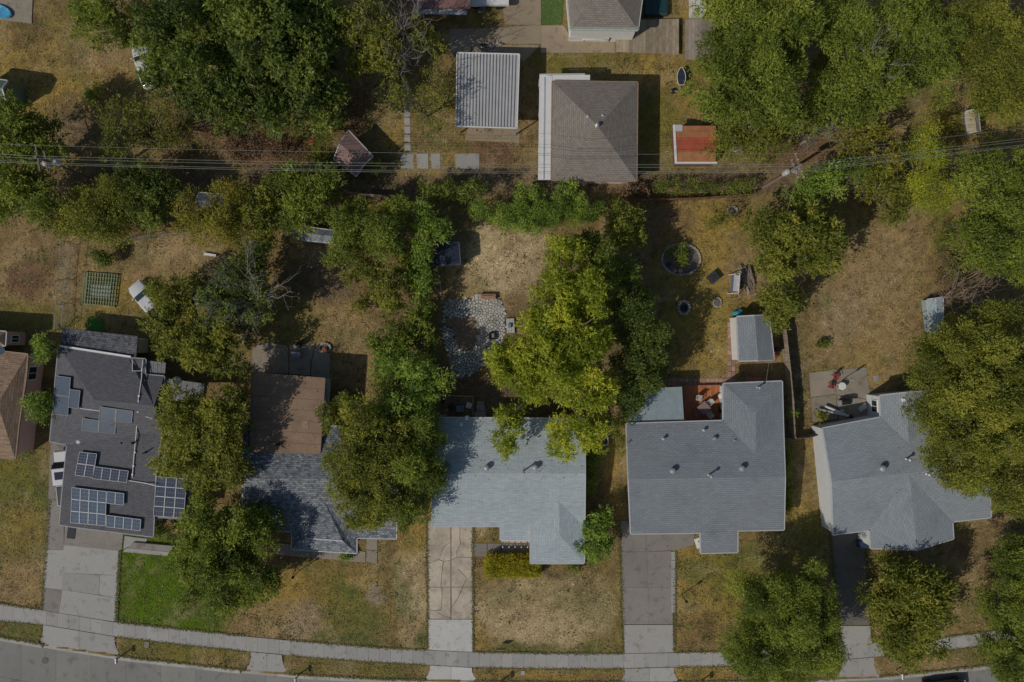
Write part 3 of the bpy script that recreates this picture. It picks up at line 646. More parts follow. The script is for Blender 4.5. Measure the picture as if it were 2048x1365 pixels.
for k in range(1, 7):
    A_ = fl[0].lerp(fl[3], k / 7); B_ = fl[1].lerp(fl[2], k / 7); MB().bar(A_ + Vector((.1, 0, .004)), B_ + Vector((-.1, 0, .004)), .05, .016).build('roofing_seam', plain('seam_brown', (0.21, 0.145, 0.1), .95), h4.t)
for u, v, s, w_ in ((530, 800, .9, .5), (610, 850, .6, .8), (575, 770, 1.2, .4)): MB().box(tuple(W(u, v, zf + .012)), (s, w_, .02), .06).build('roofing_patch', plain('patch_brown', (0.31, 0.22, 0.155), .95, var=.2), h4.t)
hf = House(); hf.t = h4.t; hf.roof = h4.t; hf.tris = [[fl[0], fl[1], fl[2]], [fl[0], fl[2], fl[3]]]
vent(hf, 557, 890, 0.35, 0.1, True, M_black); vent(hf, 531, 880, 0.3, 0.07, False)
MB().prism([W(650, 765, 2.4).xy, W(660, 766, 2.4).xy, W(655, 850, 2.4).xy, W(645, 850, 2.4).xy], 2.3, 2.4).build('side_canopy', M_metal, h4.t)

# charcoal house with the solar panels
V = dict(a=(117, 694, e), b=(256, 716, e), b2=(291, 719, e), c=(290, 750, e), d=(328, 753, e), f=(324, 862, e), k=(311, 950, e), l=(306, 1074, e), m=(152, 1055, e), o=(119, 1050, e), t=(126, 968, e), u=(134, 890, e), v=(100, 883, e), q=(188, 800, 3.7), s=(308, 812, 3.7))
h5 = house('charcoal shingle house covered with solar panels', V, ['a b s q', 'a q v', 'b b2 c d f s', 'q s f u v', 'f k t u', 'k l m o t'], ['a', 'b', 'b2', 'c', 'd', 'f', 'k', 'l', 'o', 't', 'u', 'v'], SH_dark, M_offw, 0.5, trim=plain('dark_trim', (0.3, 0.31, 0.33), .6))
MB().box(tuple(W(143, 1066, 2.55)), (0.75, 1.1, 0.12), -0.12).build('carport_roof', SH_speck, h5.t)
MB().bar(W(118, 692, 2.75), W(262, 714, 2.75), 0.18, 0.12).build('parapet', M_white, h5.t)
p4 = [W(125, 656, 2.5), W(276, 673, 2.5), W(272, 714, 2.62), W(121, 692, 2.62)]
o_, tr_, rm_ = make_roof(h5.t, dict(a=(125, 656, 2.45), b=(276, 673, 2.45), c=(272, 714, 2.6), d=(121, 693, 2.6)), ['a b c d'], SH_speck, name='back_roof')
MB().prism(inset([p.xy for p in p4], 0.3), 0, 2.3).build('back_wall', M_offw, h5.t)
HARD.append([(130, 660), (276, 676), (272, 714), (121, 692)])
for pts, nn in (([(291, 721), (332, 726), (330, 750), (291, 747)], 10), ([(330, 757), (410, 768), (405, 800), (322, 800)], 14), ([(325, 858), (342, 860), (330, 950), (312, 950)], 5)):
    q = [W(p[0], p[1], 2.45) for p in pts]
    for k in range(nn):
        t0, t1 = k / nn, (k + .92) / nn
        A = q[0].lerp(q[1], t0); B = q[0].lerp(q[1], t1); C = q[3].lerp(q[2], t1); D = q[3].lerp(q[2], t0)
        MB().prism([A.xy, B.xy, C.xy, D.xy], 2.38, 2.44 + 0.02 * (k % 2)).build('metal_panel', plain('dull_metal', (0.17, 0.175, 0.19), .6, .1, var=.15), h5.t)
# roof conduit, junctions, dishes
cd = [(266, 720), (266, 742), (283, 742), (288, 730)]; P = [hit(h5.tris, x, y)[0] + Vector((0, 0, .08)) for x, y in cd]
MB().tube(P, 0.05, 6).build('conduit', M_white, h5.roof)
cd = [(287, 720), (284, 760), (278, 800), (275, 850), (270, 905), (266, 955)]; P = [hit(h5.tris, x, y)[0] + Vector((0, 0, .08)) for x, y in cd]
MB().tube(P, 0.055, 6).build('conduit', M_white, h5.roof)
for x, y in ((279, 792), (277, 824), (275, 862), (271, 905), (268, 932), (266, 949)): boxvent(h5, x, y, 0.17, M_white, .18)
cd = [(258, 961), (290, 966), (311, 971)]; P = [hit(h5.tris, x, y)[0] + Vector((0, 0, .08)) for x, y in cd]; MB().tube(P, 0.045, 6).build('conduit', M_white, h5.roof)
cd = [(161, 817), (200, 822)]; P = [hit(h5.tris, x, y)[0] + Vector((0, 0, .08)) for x, y in cd]; MB().tube(P, 0.04, 6).build('conduit', M_white, h5.roof)
cd = [(270, 832), (295, 834), (306, 838)]; P = [hit(h5.tris, x, y)[0] + Vector((0, 0, .08)) for x, y in cd]; MB().tube(P, 0.035, 6).build('conduit', M_white, h5.roof)
vent(h5, 268, 886, .4, .07, True, M_black); vent(h5, 292, 905, .8, .07, False, M_black); vent(h5, 156, 880, .2, .2, False, M_trim); vent(h5, 242, 887, .2, .06, False, M_black)
def dish(px, py, z, r, label, az=0.6):
    p = W(px, py, z); t = thing('satellite_dish', p, label, 'satellite dish')
    M = Matrix.Rotation(az, 3, 'Z') @ Matrix.Rotation(math.radians(38), 3, 'Y')
    MB().lathe((0, 0, 0.45), [(0.02, 0.0), (r * .5, r * .06), (r, r * .24), (r * .98, r * .26), (r * .5, r * .1), (0.02, 0.03)], 20, M).build('reflector', M_offw, t, local=True, smooth=True)
    MB().tube([(0, 0, -0.1), (0, 0, 0.45)], 0.035).build('mast', M_metal, t, local=True)
    MB().tube([M @ Vector((r * .9, 0, r * .2)) + Vector((0, 0, .45)), M @ Vector((r * .1, 0, r * 1.1)) + Vector((0, 0, .45))], 0.02).build('feed_arm', M_metal, t, local=True)
dish(358, 762, 2.5, 0.42, 'oval grey satellite dish on metal canopy beside the solar panel house'); dish(332, 806, 2.6, 0.18, 'tiny round dish on the solar panel house edge near the tree'); dish(4, 702, 3.1, 0.5, 'large white satellite dish on the tan roof at the far left')

# solar panels: each array one thing, each panel a part
M_cell = plain('solar_cells', (0.035, 0.05, 0.095), 0.22, var=0.2, scale=2.0); M_therm = plain('solar_thermal_glass', (0.05, 0.08, 0.125), 0.6, var=0.25, scale=1.0)
M_cell2 = plain('solar_cells_blue', (0.07, 0.11, 0.17), 0.2, var=0.2, scale=2.0)
def solar(label, rects, mat, gl=(3, 4)):
    """rects: (corner px x4, cols, rows)"""
    c0 = hit(h5.tris, *rects[0][0][0])[0]; t = thing('solar_array', c0, label, 'solar panels')
    for q, nc, nr in rects:
        P = [hit(h5.tris, x, y)[0] + Vector((0, 0, 0.22)) for x, y in q]
        P[2].z = P[1].z + P[3].z - P[0].z; up_ = max(0, max(hit(h5.tris, x, y)[0].z + .1 - p.z for (x, y), p in zip(q, P))); P = [p + Vector((0, 0, up_)) for p in P]
        f = lambda u, v: P[0].lerp(P[1], u).lerp(P[3].lerp(P[2], u), v)
        for i in range(nc):
            for j in range(nr):
                a = [f((i + .02) / nc, (j + .02) / nr), f((i + .98) / nc, (j + .02) / nr), f((i + .98) / nc, (j + .98) / nr), f((i + .02) / nc, (j + .98) / nr)]
                lo = [p - Vector((0, 0, .05)) for p in a]
                mb = MB().add(a + lo, [(3, 2, 1, 0), (4, 5, 6, 7), (0, 1, 5, 4), (1, 2, 6, 5), (2, 3, 7, 6), (3, 0, 4, 7)])
                pn = mb.build('panel', mat, t)
                fr = MB()
                for k in range(4): fr.bar(a[k] + Vector((0, 0, .005)), a[(k + 1) % 4] + Vector((0, 0, .005)), 0.04, 0.05)
                fr.build('frame', plain('panel_frame', (0.36, 0.38, 0.4), .5, .2) if gl[0] > 1 else plain('dark_trim', (0.3, 0.31, 0.33)), pn)
                gm = MB(); g_ = lambda u, v: a[0].lerp(a[1], u).lerp(a[3].lerp(a[2], u), v) + Vector((0, 0, .004))
                for k in range(1, gl[1]): gm.bar(g_(0.02, k / gl[1]), g_(.98, k / gl[1]), 0.02, 0.006)
                for k in range(1, gl[0]): gm.bar(g_(k / gl[0], 0.02), g_(k / gl[0], .98), 0.014, 0.006)
                if gl[0] > 1: gm.build('cell_lines', plain('cell_busbar', (0.16, 0.19, 0.25), .4), pn)
solar('tall dark blue solar collectors at the west edge of the charcoal roof', [([(114, 751), (145, 755), (139, 832), (108, 828)], 1, 2), ([(143, 778), (164, 781), (160, 818), (139, 815)], 1, 1)], M_therm, (1, 1))
solar('four blue solar collectors in two staggered pairs mid-roof', [([(203, 813), (269, 822), (267, 846), (200, 840)], 2, 1), ([(168, 836), (235, 845), (233, 868), (166, 861)], 2, 1)], M_therm, (1, 1))
solar('small L-shaped array of dark solar panels with pale frames', [([(162, 903), (197, 907), (189, 955), (153, 950)], 2, 2), ([(191, 932), (260, 941), (256, 965), (188, 957)], 4, 1)], M_cell, (3, 4))
solar('big blue solar array nearest the wide driveway', [([(147, 974), (216, 982), (214, 1051), (144, 1045)], 4, 3), ([(217, 982), (251, 986), (250, 1010), (216, 1006)], 2, 1), ([(216, 1029), (285, 1038), (283, 1061), (215, 1053)], 4, 1)], M_cell2, (2, 3))
zz = 2.55
_o = h5.tris; h5.tris = h5.tris + [[W(308, 940, 2.6), W(400, 950, 2.6), W(390, 1045, 2.6)], [W(308, 940, 2.6), W(390, 1045, 2.6), W(305, 1040, 2.6)]]
solar('dark solar array on the side canopy below the tree', [([(315, 952), (376, 957), (370, 1036), (309, 1031)], 3, 4)], M_cell, (4, 2)); h5.tris = _o
MB().prism([W(311, 950, 2.5).xy, W(384, 955, 2.5).xy, W(376, 1041, 2.5).xy, W(306, 1036, 2.5).xy], 2.42, 2.5).build('side_canopy', plain('dull_metal', (0.17, 0.175, 0.19)), h5.t)
for x, y in ((382, 960), (374, 1036)): p = W(x, y, 2.4); MB().box((p.x, p.y, 1.2), (.1, .1, 2.4)).build('canopy_post', M_trim, h5.t)

# tan roofed pink house at the far left edge
V = dict(a=(-120, 690, 2.9), b=(55, 709, 2.9), c=(52, 752, 2.9), d=(37, 850, 2.9), f=(30, 918, 2.9), g=(-120, 905, 2.9), r1=(-125, 795, 3.9), r2=(-5, 808, 3.9))
h6 = house('tan shingle roof over pink walls at the far left edge', V, ['a b r2 r1', 'b c d f r2', 'r1 r2 f g'], ['a', 'b', 'd', 'f', 'g'], SH_tan, plain('pink_stucco', (0.55, 0.38, 0.34), .85, var=.08), 0.3, eave=2.9, trim=plain('brown_trim', (0.3, 0.2, 0.14)))
for tt in (0.65, 0.3): window(h6, 3 if False else 2, 0, 0, 0, 0) if False else None
pw = [W(68, 775, 1.5), W(58, 830, 1.5)]
for i_, L in enumerate(h6.walls):
    pass
for i_ in range(len(h6.walls)):
    a, b_ = h6.walls[i_], h6.walls[(i_ + 1) % len(h6.walls)]
    if abs(b_.y - a.y) > 4 and (a.x + b_.x) / 2 > W(20, 800).x:
        window(h6, i_, 0.35, 1.3, 0.9, 2.1); window(h6, i_, 0.75, 1.3, 0.9, 2.1)
MB().lathe(W(48, 880, 0) + Vector((0.1, 0, 0)), [(0.75, 0), (0.75, 1.9), (0.6, 2.2), (0.1, 2.35)], 18).build('bay', plain('pink_stucco', (0.5, 0.36, 0.33)), h6.t, smooth=False)
V = dict(a=(-90, 610, 2.9), b=(12, 662, 2.9), c=(12, 700, 2.9), d=(-90, 690, 2.9))
h6b = house('pink outbuilding with a small window at the left edge', dict(a=(-120, 655, 2.7), b=(12, 664, 2.7), c=(10, 692, 2.7), d=(-120, 686, 2.7), r1=(-120, 670, 3.2), r2=(-8, 678, 3.2)), ['a b r2 r1', 'r1 r2 c d', 'b c r2'], ['a', 'b', 'c', 'd'], SH_tan, plain('pink_stucco', (0.5, 0.36, 0.33)), 0.05, name='outbuilding', cat='outbuilding')
for i_ in range(4):
    a, b_ = h6b.walls[i_], h6b.walls[(i_ + 1) % 4]
    if (a.x + b_.x) / 2 > W(-10, 680).x and abs(b_.y - a.y) > .8: window(h6b, i_, 0.5, 0.7, 0.9, 1.9)

# brown hip-roofed building behind the lot
V = dict(a=(1105, 163, 2.8), b=(1275, 165, 2.8), c=(1273, 362, 2.8), d=(1103, 360, 2.8), p=(1196, 253, 4.3))
h7 = house('square brown-grey hip roof garage with white porch strip', V, ['a b p', 'b c p', 'c d p', 'd a p'], ['a', 'b', 'c', 'd'], SH_brown, M_offw, 0.35, name='garage', cat='garage', trim=plain('brown_trim', (0.3, 0.24, 0.2)))
MB().prism([W(1079, 150, 2.5).xy, W(1104.5, 152, 2.5).xy, W(1102.5, 360, 2.5).xy, W(1076, 360, 2.5).xy], 2.4, 2.5).build('porch_roof', M_white, h7.t)
MB().prism([W(1105, 151, 2.5).xy, W(1180, 150, 2.5).xy, W(1180, 162, 2.5).xy, W(1105, 162.4, 2.5).xy], 2.4, 2.49).build('porch_roof', M_white, h7.t)
MB().bar(W(1089, 155, 2.53), W(1087, 359, 2.53), 0.12, 0.05).build('flashing', M_trim, h7.t); MB().bar(W(1079, 149.5, 2.55), W(1170, 148.5, 2.55), 0.1, 0.1).build('gutter', M_trim, h7.t)
for y in (160, 220, 290, 350): p = W(1077, y, 2.4); MB().box((p.x + .1, p.y, 1.2), (.1, .1, 2.4)).build('porch_post', M_white, h7.t)
for x, y in ((1176, 233), (1206, 231)): vent(h7, x, y, .2, .08, False)
vent(h7, 1194, 251, .3, .1)

# top brown roof with white wall and wooden decks
V = dict(a=(1126, -120, 3.0), b=(1300, -120, 3.0), c=(1276, 60, 3.0), d=(1141, 58, 3.0), p=(1210, -60, 4.6), q=(1210, -100, 4.6))
h8 = house('brown shingle house with pale gutter at the top edge', dict(a=(1122, -160, 3), b=(1305, -160, 3), c=(1276, 60, 3), d=(1141, 58, 3), p=(1208, -40, 4.6), q=(1212, -120, 4.6)), ['a b q', 'b c p q', 'c d p', 'd a q p'], ['a', 'b', 'c', 'd'], SH_brown, M_white, 0.15, eave=3.0)
MB().bar(W(1142, 55, 3.05), W(1276, 56, 3.05), 0.3, 0.06).build('gutter', plain('sage_gutter', (0.3, 0.36, 0.27), .6), h8.t)
MB().prism([W(1139, 62, 1.0).xy, W(1163, 62, 1.0).xy, W(1163, 74, 1.0).xy, W(1139, 74, 1.0).xy], 0, 1.0).build('stoop', M_white, h8.t)
for k in range(3): MB().box(tuple(W(1150, 75.5 + 2.5 * k, 0.35 - .1 * k)), (1.2, 0.13, 0.06)).build('step', M_white, h8.t)
def metal_roof(t, q, z, n, mat, part='roof_panel', th=0.04, rib=None, along=True, sl=0.0):
    P = [W(p[0], p[1], z) for p in q]
    for k in range(n):
        u0, u1 = k / n, (k + 0.97) / n
        A, B = P[0].lerp(P[1], u0), P[0].lerp(P[1], u1); C, D = P[3].lerp(P[2], u1), P[3].lerp(P[2], u0)
        pn = MB().prism([A.xy, B.xy, C.xy, D.xy], z - th, [z + 0, z + 0, z + 0, z + 0]).build(part, mat, t)
        if rib: MB().bar(A + Vector((0, 0, .03)), D + Vector((0, 0, .03)), 0.06, 0.07).build('rib', rib, pn)
def posts(t, q, z, mat, s=0.1, name='post'):
    for p in q:
        w = W(p[0], p[1], z); MB().box((w.x, w.y, (z - .06) / 2), (s, s, z - .06)).build(name, mat, t)
M_deckw = wood('grey_deck_wood', (0.27, 0.22, 0.155), (0.42, 0.345, 0.245))
t = thing('plank_deck', W(1295, 75), 'weathered plank deck beside the brown house at the top edge', 'deck')
metal_roof(t, [(1233, 40), (1358, 38), (1358, 110), (1231, 104)], 0.5, 19, M_deckw, 'plank', 0.05); posts(t, [(1236, 44), (1354, 42), (1354, 106), (1235, 100)], 0.5, M_postw)
t = thing('plank_deck', W(1390, 80), 'narrow grey plank deck half under the large dark tree', 'deck')
metal_roof(t, [(1370, 39), (1430, 38), (1430, 122), (1370, 119)], 0.5, 9, wood('dull_deck_wood', (0.24, 0.2, 0.165), (0.34, 0.29, 0.24)), 'plank', 0.05); posts(t, [(1374, 44), (1426, 42), (1426, 116), (1374, 114)], 0.5, M_postw)

# white ribbed carport
t = thing('metal_carport', W(975, 182), 'white ribbed metal roof carport', 'carport')
HARD.append([(917, 120), (1036, 120), (1033, 262), (917, 260)])
metal_roof(t, [(915, 107), (1038, 110), (1033, 256), (913, 252)], 2.7, 19, plain('white_metal', (0.52, 0.52, 0.51), .45, .1, var=.1, scale=.8), 'roof_panel', 0.04, plain('dark_rib', (0.22, 0.225, 0.23), .5))
for a, b_ in (((914, 106), (1039, 109)), ((1039, 109), (1034, 257)), ((1034, 257), (912, 253)), ((912, 253), (914, 106))): MB().bar(W(*a, 2.72), W(*b_, 2.72), .1, .14).build('edge_trim', M_white, t)
posts(t, [(917, 110), (1035, 112), (1031, 253), (916, 249), (916, 180), (1033, 183)], 2.7, M_metal)

# sheds
def gable_shed(label, q, z, rise, rmat, wmat, ridge=(0, 1), over=0.12, name='shed', cat='shed', trim=M_trim):
    """q four px corners; ridge joins the middles of edges ridge[0] and ridge[0]+2"""
    k = ridge[0]; m1 = ((q[k][0] + q[(k + 1) % 4][0]) / 2, (q[k][1] + q[(k + 1) % 4][1]) / 2); m2 = ((q[(k + 2) % 4][0] + q[(k + 3) % 4][0]) / 2, (q[(k + 2) % 4][1] + q[(k + 3) % 4][1]) / 2)
    f = lambda p: (1024 + (p[0] - 1024) * H / (H - rise * 1), 682.5 + (p[1] - 682.5) * H / (H - rise))
    names = 'abcd'; V = {names[i]: (*q[i], z) for i in range(4)}; V['p'] = (*f(m1), z + rise); V['q'] = (*f(m2), z + rise)
    n = [names[(k + i) % 4] for i in range(4)]
    return house(label, V, [f'{n[1]} {n[2]} q p', f'{n[3]} {n[0]} p q'], n, rmat, wmat, over, eave=z, gables=[(n[0], 'p', n[1]), (n[2], 'q', n[3])], name=name, cat=cat, trim=trim)
s1 = gable_shed('grey shingle shed with white wall beside the pink paver path', [(1474, 634), (1538, 631), (1548, 720), (1478, 722)], 2.3, 0.45, SH_brown if False else SH_grey, M_white, (0, 1), 0.05)
gable_shed('dull pink roofed shed standing askew under the power lines', [(697, 262), (745, 313), (712, 352), (668, 318)], 2.2, 0.5, plain('pink_roofing', (0.26, 0.165, 0.15), .9, var=.15, scale=2), plain('maroon_wall', (0.2, 0.09, 0.08)), (1, 2), 0.1)
gable_shed('small dark navy shed under the bushes of the dry backyard', [(872, 484), (917, 486), (920, 527), (868, 531)], 1.9, 0.25, plain('navy_roof', (0.02, 0.03, 0.055), .75, var=.2), plain('grey_board', (0.4, 0.38, 0.35)), (0, 1), 0.0, trim=plain('navy_trim', (.07, .09, .13)))
gable_shed('pale blue shed at the edge of the far right yard', [(1855, 600), (1886, 595), (1886, 668), (1862, 664)], 1.0, 0.18, plain('pale_blue_roof', (0.36, 0.45, 0.49), .6, var=.15), plain('pale_blue_wall', (0.3, 0.38, 0.42), .7), (0, 1), 0.02)
gable_shed('faded green shed casting a shadow at the left edge', [(-70, 150), (14, 162), (10, 200), (-72, 192)], 2.6, 0.6, plain('green_roof', (0.12, 0.2, 0.15), .8, var=.2), plain('green_wall', (0.15, 0.22, 0.17)), (1, 2), 0.05)
gable_shed('grey roofed shed hidden under trees behind the slate house', [(590, 452), (668, 462), (664, 486), (588, 478)], 2.3, 0.4, SH_grey, M_offw, (1, 2), 0.1)
gable_shed('dark bluish shed roof under the thicket left of the middle', [(398, 386), (448, 390), (446, 424), (396, 420)], 2.1, 0.4, plain('blue_black_roof', (0.1, 0.12, 0.15), .7, var=.3, scale=4), M_metal, (1, 2), 0.1)
gable_shed('grey plank hut near the right edge by the thicket', [(1932, 224), (1956, 220), (1960, 262), (1938, 266)], 1.9, 0.3, M_deckw, M_postw, (0, 1), 0.05, name='hut', cat='hut')
# red metal lean-to
t = thing('red_roof_shed', W(1385, 290), 'red and orange metal shed roof with white edges', 'shed')
for j, (y0, y1, cc) in enumerate(((252, 275, (0.4, 0.17, 0.08)), (275, 302, (0.42, 0.1, 0.055)), (302, 324, (0.42, 0.19, 0.08)))):
    metal_roof(t, [(1352, y0), (1432, y0), (1432, y1), (1353, y1)], 1.9, 14, plain(f'red_metal_{j}', cc, .55, var=.2, scale=1.5), 'roof_panel', 0.04)
MB().bar(W(1348, 250, 1.92), W(1352, 328, 1.92), .22, .1).build('edge_trim', M_white, t); MB().bar(W(1352, 326, 1.93), W(1434, 326, 1.93), .18, .1).build('edge_trim', M_white, t)
MB().prism([W(1350, 250, 1.97).xy, W(1365, 250, 1.97).xy, W(1365, 263, 1.97).xy, W(1351, 263, 1.97).xy], 1.9, 1.97).build('patch', M_trim, t)
MB().prism(inset([W(p[0], p[1], 1.9).xy for p in ((1350, 252), (1432, 252), (1432, 325), (1353, 325))], .1), 0, 1.82).build('wall', plain('maroon_wall', (0.2, 0.09, 0.08)), t)
# maroon roof and trailer at the top edge
t = thing('maroon_roof_shed', W(880, 0), 'maroon roofed building with pale eave at the top edge', 'building')
MB().prism([W(812, -80, 2.8).xy, W(941, -80, 2.8).xy, W(940, 18, 2.6).xy, W(818, 15, 2.6).xy], 2.55, [2.9, 2.9, 2.65, 2.65]).build('roof', plain('maroon_roof', (0.22, 0.12, 0.11), .85, var=.2), t)
MB().prism([W(830, 15.5, 2.4).xy, W(934, 18.5, 2.4).xy, W(933, 30, 2.3).xy, W(829, 28, 2.3).xy], 2.25, 2.32).build('awning', M_metal, t)
MB().prism([W(818, -80, 0).xy, W(925, -80, 0).xy, W(925, 30, 0).xy, W(830, 28, 0).xy], 0, 2.2).build('wall', M_offw, t)
t = thing('trailer', W(980, -10), 'white flat trailer standing at the top edge', 'trailer')
MB().box(tuple(W(975, -25, 0.9)), (4.2, 3.6, 0.35)).build('bed', M_white, t)
for sx in (-1, 1): MB().tube([W(975 + sx * 22, 14, .35) + Vector((0, .1, 0)), W(975 + sx * 22, 14, .35) + Vector((0, -.12, 0))], .35, 14).build('wheel', M_rubber, t)
MB().bar(W(975, 10, .7), W(980, -50, .7), .12, .12).build('axle', M_metal, t)
# awning and orange deck behind the grey house
t = thing('awning', W(1312, 810), 'blue-grey ribbed metal awning against the grey house', 'awning')
metal_roof(t, [(1262, 778), (1364, 774), (1368, 840), (1258, 846)], 2.45, 26, plain('blue_metal', (0.3, 0.37, 0.39), .45, .1, var=.14, scale=1.2), 'roof_panel', 0.04); posts(t, [(1266, 782), (1330, 779), (1361, 778)], 2.45, M_white)
MB().bar(W(1258, 845, 2.42), W(1368, 839, 2.42), .14, .12).build('gutter', plain('dark_trim', (0.2, 0.22, 0.24)), t)
t = thing('timber_deck', W(1406, 806), 'orange stained timber deck behind the grey house', 'deck')
metal_roof(t, [(1340, 772), (1447, 770), (1449, 841), (1342, 843)], 0.35, 26, wood('orange_deck_wood', (0.36, 0.12, 0.045), (0.5, 0.19, 0.07)), 'deck_board', 0.05)
MB().prism([W(1341, 773).xy, W(1446, 771).xy, W(1448, 840).xy, W(1343, 842).xy], -.05, 0.29).build('deck_frame', M_postw, t)
HARD.append([(1340, 772), (1447, 770), (1449, 841), (1342, 843)])
t = thing('timber_deck', W(905, 812), 'small brown timber deck behind the slate-blue house', 'deck')
metal_roof(t, [(866, 790), (946, 792), (946, 838), (862, 838)], 0.4, 22, wood('brown_deck_wood', (0.17, 0.11, 0.07), (0.27, 0.19, 0.12)), 'deck_board', 0.05); HARD.append([(866, 790), (946, 792), (946, 838), (862, 838)])
MB().prism([W(867, 791).xy, W(945, 793).xy, W(945, 838).xy, W(864, 838).xy], -.05, 0.34).build('deck_frame', M_postw, t)
for a, b_ in (((868, 791), (946, 793)), ((946, 793), (946, 836))): MB().bar(W(*a, 0.45), W(*b_, 0.45), .1, .1).build('edge_board', M_postw, t)
# ---------------------------------------------------------------- trees, shrubs, hedges
PAL = {
 'deep': leafmat('deep_green_leaves', (0.069, 0.103, 0.021), (0.224, 0.282, 0.052), (0.322, 0.356, 0.069), .38),
 'green': leafmat('green_leaves', (0.098, 0.136, 0.021), (0.293, 0.351, 0.055), (0.414, 0.443, 0.075), .38),
 'olive': leafmat('olive_leaves', (0.121, 0.140, 0.023), (0.333, 0.351, 0.055), (0.483, 0.437, 0.069), .38),
 'yellow': leafmat('yellow_green_leaves', (0.19, 0.24, 0.022), (0.53, 0.56, 0.06), (0.66, 0.62, 0.065), .42),  # yellow-green foliage, lightened in colour to make the lot's tree seem brighter lit
 'bright': leafmat('bright_green_leaves', (0.115, 0.190, 0.029), (0.333, 0.443, 0.075), (0.460, 0.540, 0.098), .38),
 'amber': leafmat('amber_leaves', (0.161, 0.161, 0.025), (0.391, 0.356, 0.057), (0.506, 0.380, 0.069), .38),
 'hedge': leafmat('golden_hedge_leaves', (0.20, 0.21, 0.018), (0.52, 0.46, 0.035), (0.62, 0.52, 0.03), .38),
 'dry':    leafmat('dry_leaves', (0.13, 0.075, 0.04), (0.25, 0.16, 0.09), None, 0.1),
}
NLEAF = [0]; DEN = 1.5
def nrm(a): return a / np.maximum(np.linalg.norm(a, axis=-1, keepdims=True), 1e-9)
def leaf_mesh(name, lobes, r, L=0.3, w=0.13, dens=150, spray=0.42, per=9, up=0.6, flat=0.8):
    """lobes: rows of x,y,z,radius,tint. Sprigs of leaves grow out of the lobes' shells."""
    Pz = []; Az = []; Nz = []; Tz = []; Lz = []
    for lx, ly, lz, lr, lt in lobes:
        ns = max(3, int(dens * math.pi * lr * lr * 1.15 / per))
        d = r.normal(size=(ns, 3)); d[:, 2] += up + .15; d = nrm(d); d[:, 2] = np.where(d[:, 2] < -0.45, -d[:, 2] * 0.5, d[:, 2])
        rad = lr * (0.42 + 0.55 * r.random(ns) ** 0.55)[:, None]
        base = np.array((lx, ly, lz)) + d * rad * np.array((1, 1, flat))
        st = lt + r.normal(0, 0.13, ns)
        k = r.random((ns, per)); off = (k * spray)[..., None] * d[:, None, :] + r.normal(0, 0.075 + 0.1 * spray, (ns, per, 3))
        p = base[:, None, :] + off
        a = nrm(d[:, None, :] * 0.75 + r.normal(0, 0.6, (ns, per, 3)) + np.array((0, 0, -0.12)))
        nn = r.normal(0, 0.36, (ns, per, 3)) + np.array((-0.12, -0.08, 0.8)) + 0.45 * d[:, None, :]
        Pz.append(p.reshape(-1, 3)); Az.append(a.reshape(-1, 3)); Nz.append(nn.reshape(-1, 3))
        Tz.append((st[:, None] + r.normal(0, 0.12, (ns, per)) + 0.0 * k).ravel()); Lz.append((0.65 + 0.7 * r.random((ns, per))).ravel())
    P = np.concatenate(Pz); A = np.concatenate(Az); N = np.concatenate(Nz); T = np.clip(np.concatenate(Tz), 0, 1); S = np.concatenate(Lz)[:, None]
    N = nrm(N - (N * A).sum(1, keepdims=True) * A); B = np.cross(N, A)
    q = np.stack([P + B * w * S * 0.5, P + A * L * S, P - B * w * S * 0.5], 1)
    n = len(P); NLEAF[0] += n
    me = bpy.data.meshes.new(name); fast_mesh(me, q.reshape(-1, 3), np.arange(3 * n).reshape(n, 3))
    at = me.attributes.new('tint', 'FLOAT', 'POINT'); at.data.foreach_set('value', np.repeat(T, 3).astype(np.float32))
    return me
def make_lobes(blobs, r, lr, fill=1.0):
    """blobs: world cx,cy,cz,rx,ry,rz"""
    out = []
    for cx, cy, cz, rx, ry, rz in blobs:
        l0 = min(lr, 0.55 * min(rx, ry)); n = max(4, int(fill * 1.15 * rx * ry / (l0 * l0)))
        ph = r.random() * 6.28
        for i in range(n):
            f = math.sqrt((i + 0.5) / n) * 0.9; th = i * 2.39996 + ph
            f *= 0.93 + 0.14 * r.random()
            wob = 1 + 0.14 * math.sin(3 * th + ph) + 0.09 * math.sin(5 * th + 2 * ph)
            x = cx + rx * f * wob * math.cos(th) + r.normal(0, .18) * l0; y = cy + ry * f * wob * math.sin(th) + r.normal(0, .18) * l0
            z = cz + rz * math.sqrt(max(0, 1 - f * f)) * (0.55 + 0.65 * r.random()) - 0.3 * l0
            out.append((x, y, z, l0 * (0.5 + 0.75 * r.random()), float(np.clip(r.normal(0.46, 0.19), .1, .85))))
        for i in range(n // 2):      # inner fill
            th = r.random() * 6.28; f = math.sqrt(r.random()) * .72
            out.append((cx + rx * f * math.cos(th), cy + ry * f * math.sin(th), cz + rz * .4 * math.sqrt(1 - f * f), l0 * 1.0, float(np.clip(r.normal(0.38, 0.12), .1, .85))))
        for i in range(n // 3):      # lower skirt
            th = r.random() * 6.28; f = 0.5 + 0.42 * r.random()
            out.append((cx + rx * f * math.cos(th), cy + ry * f * math.sin(th), cz - rz * 0.25 * r.random(), l0 * 0.75, float(np.clip(r.normal(0.36, 0.12), .1, .85))))
    return out
def limb(mb, p0, p1, r0, r1, r, seg=4, sag=0.0):
    p0 = np.array(p0, float); p1 = np.array(p1, float); L = np.linalg.norm(p1 - p0); pts = []; rs = []
    for i in range(seg + 1):
        t = i / seg; p = p0 + (p1 - p0) * t + (r.normal(0, 0.05 * L, 3) if 0 < i < seg else 0) + np.array((0, 0, 0.12 * L * math.sin(math.pi * t)))
        pts.append(tuple(p)); rs.append(r0 + (r1 - r0) * t)
    mb.tube(pts, rs, 5, cap=False); return pts
SEED = [100]
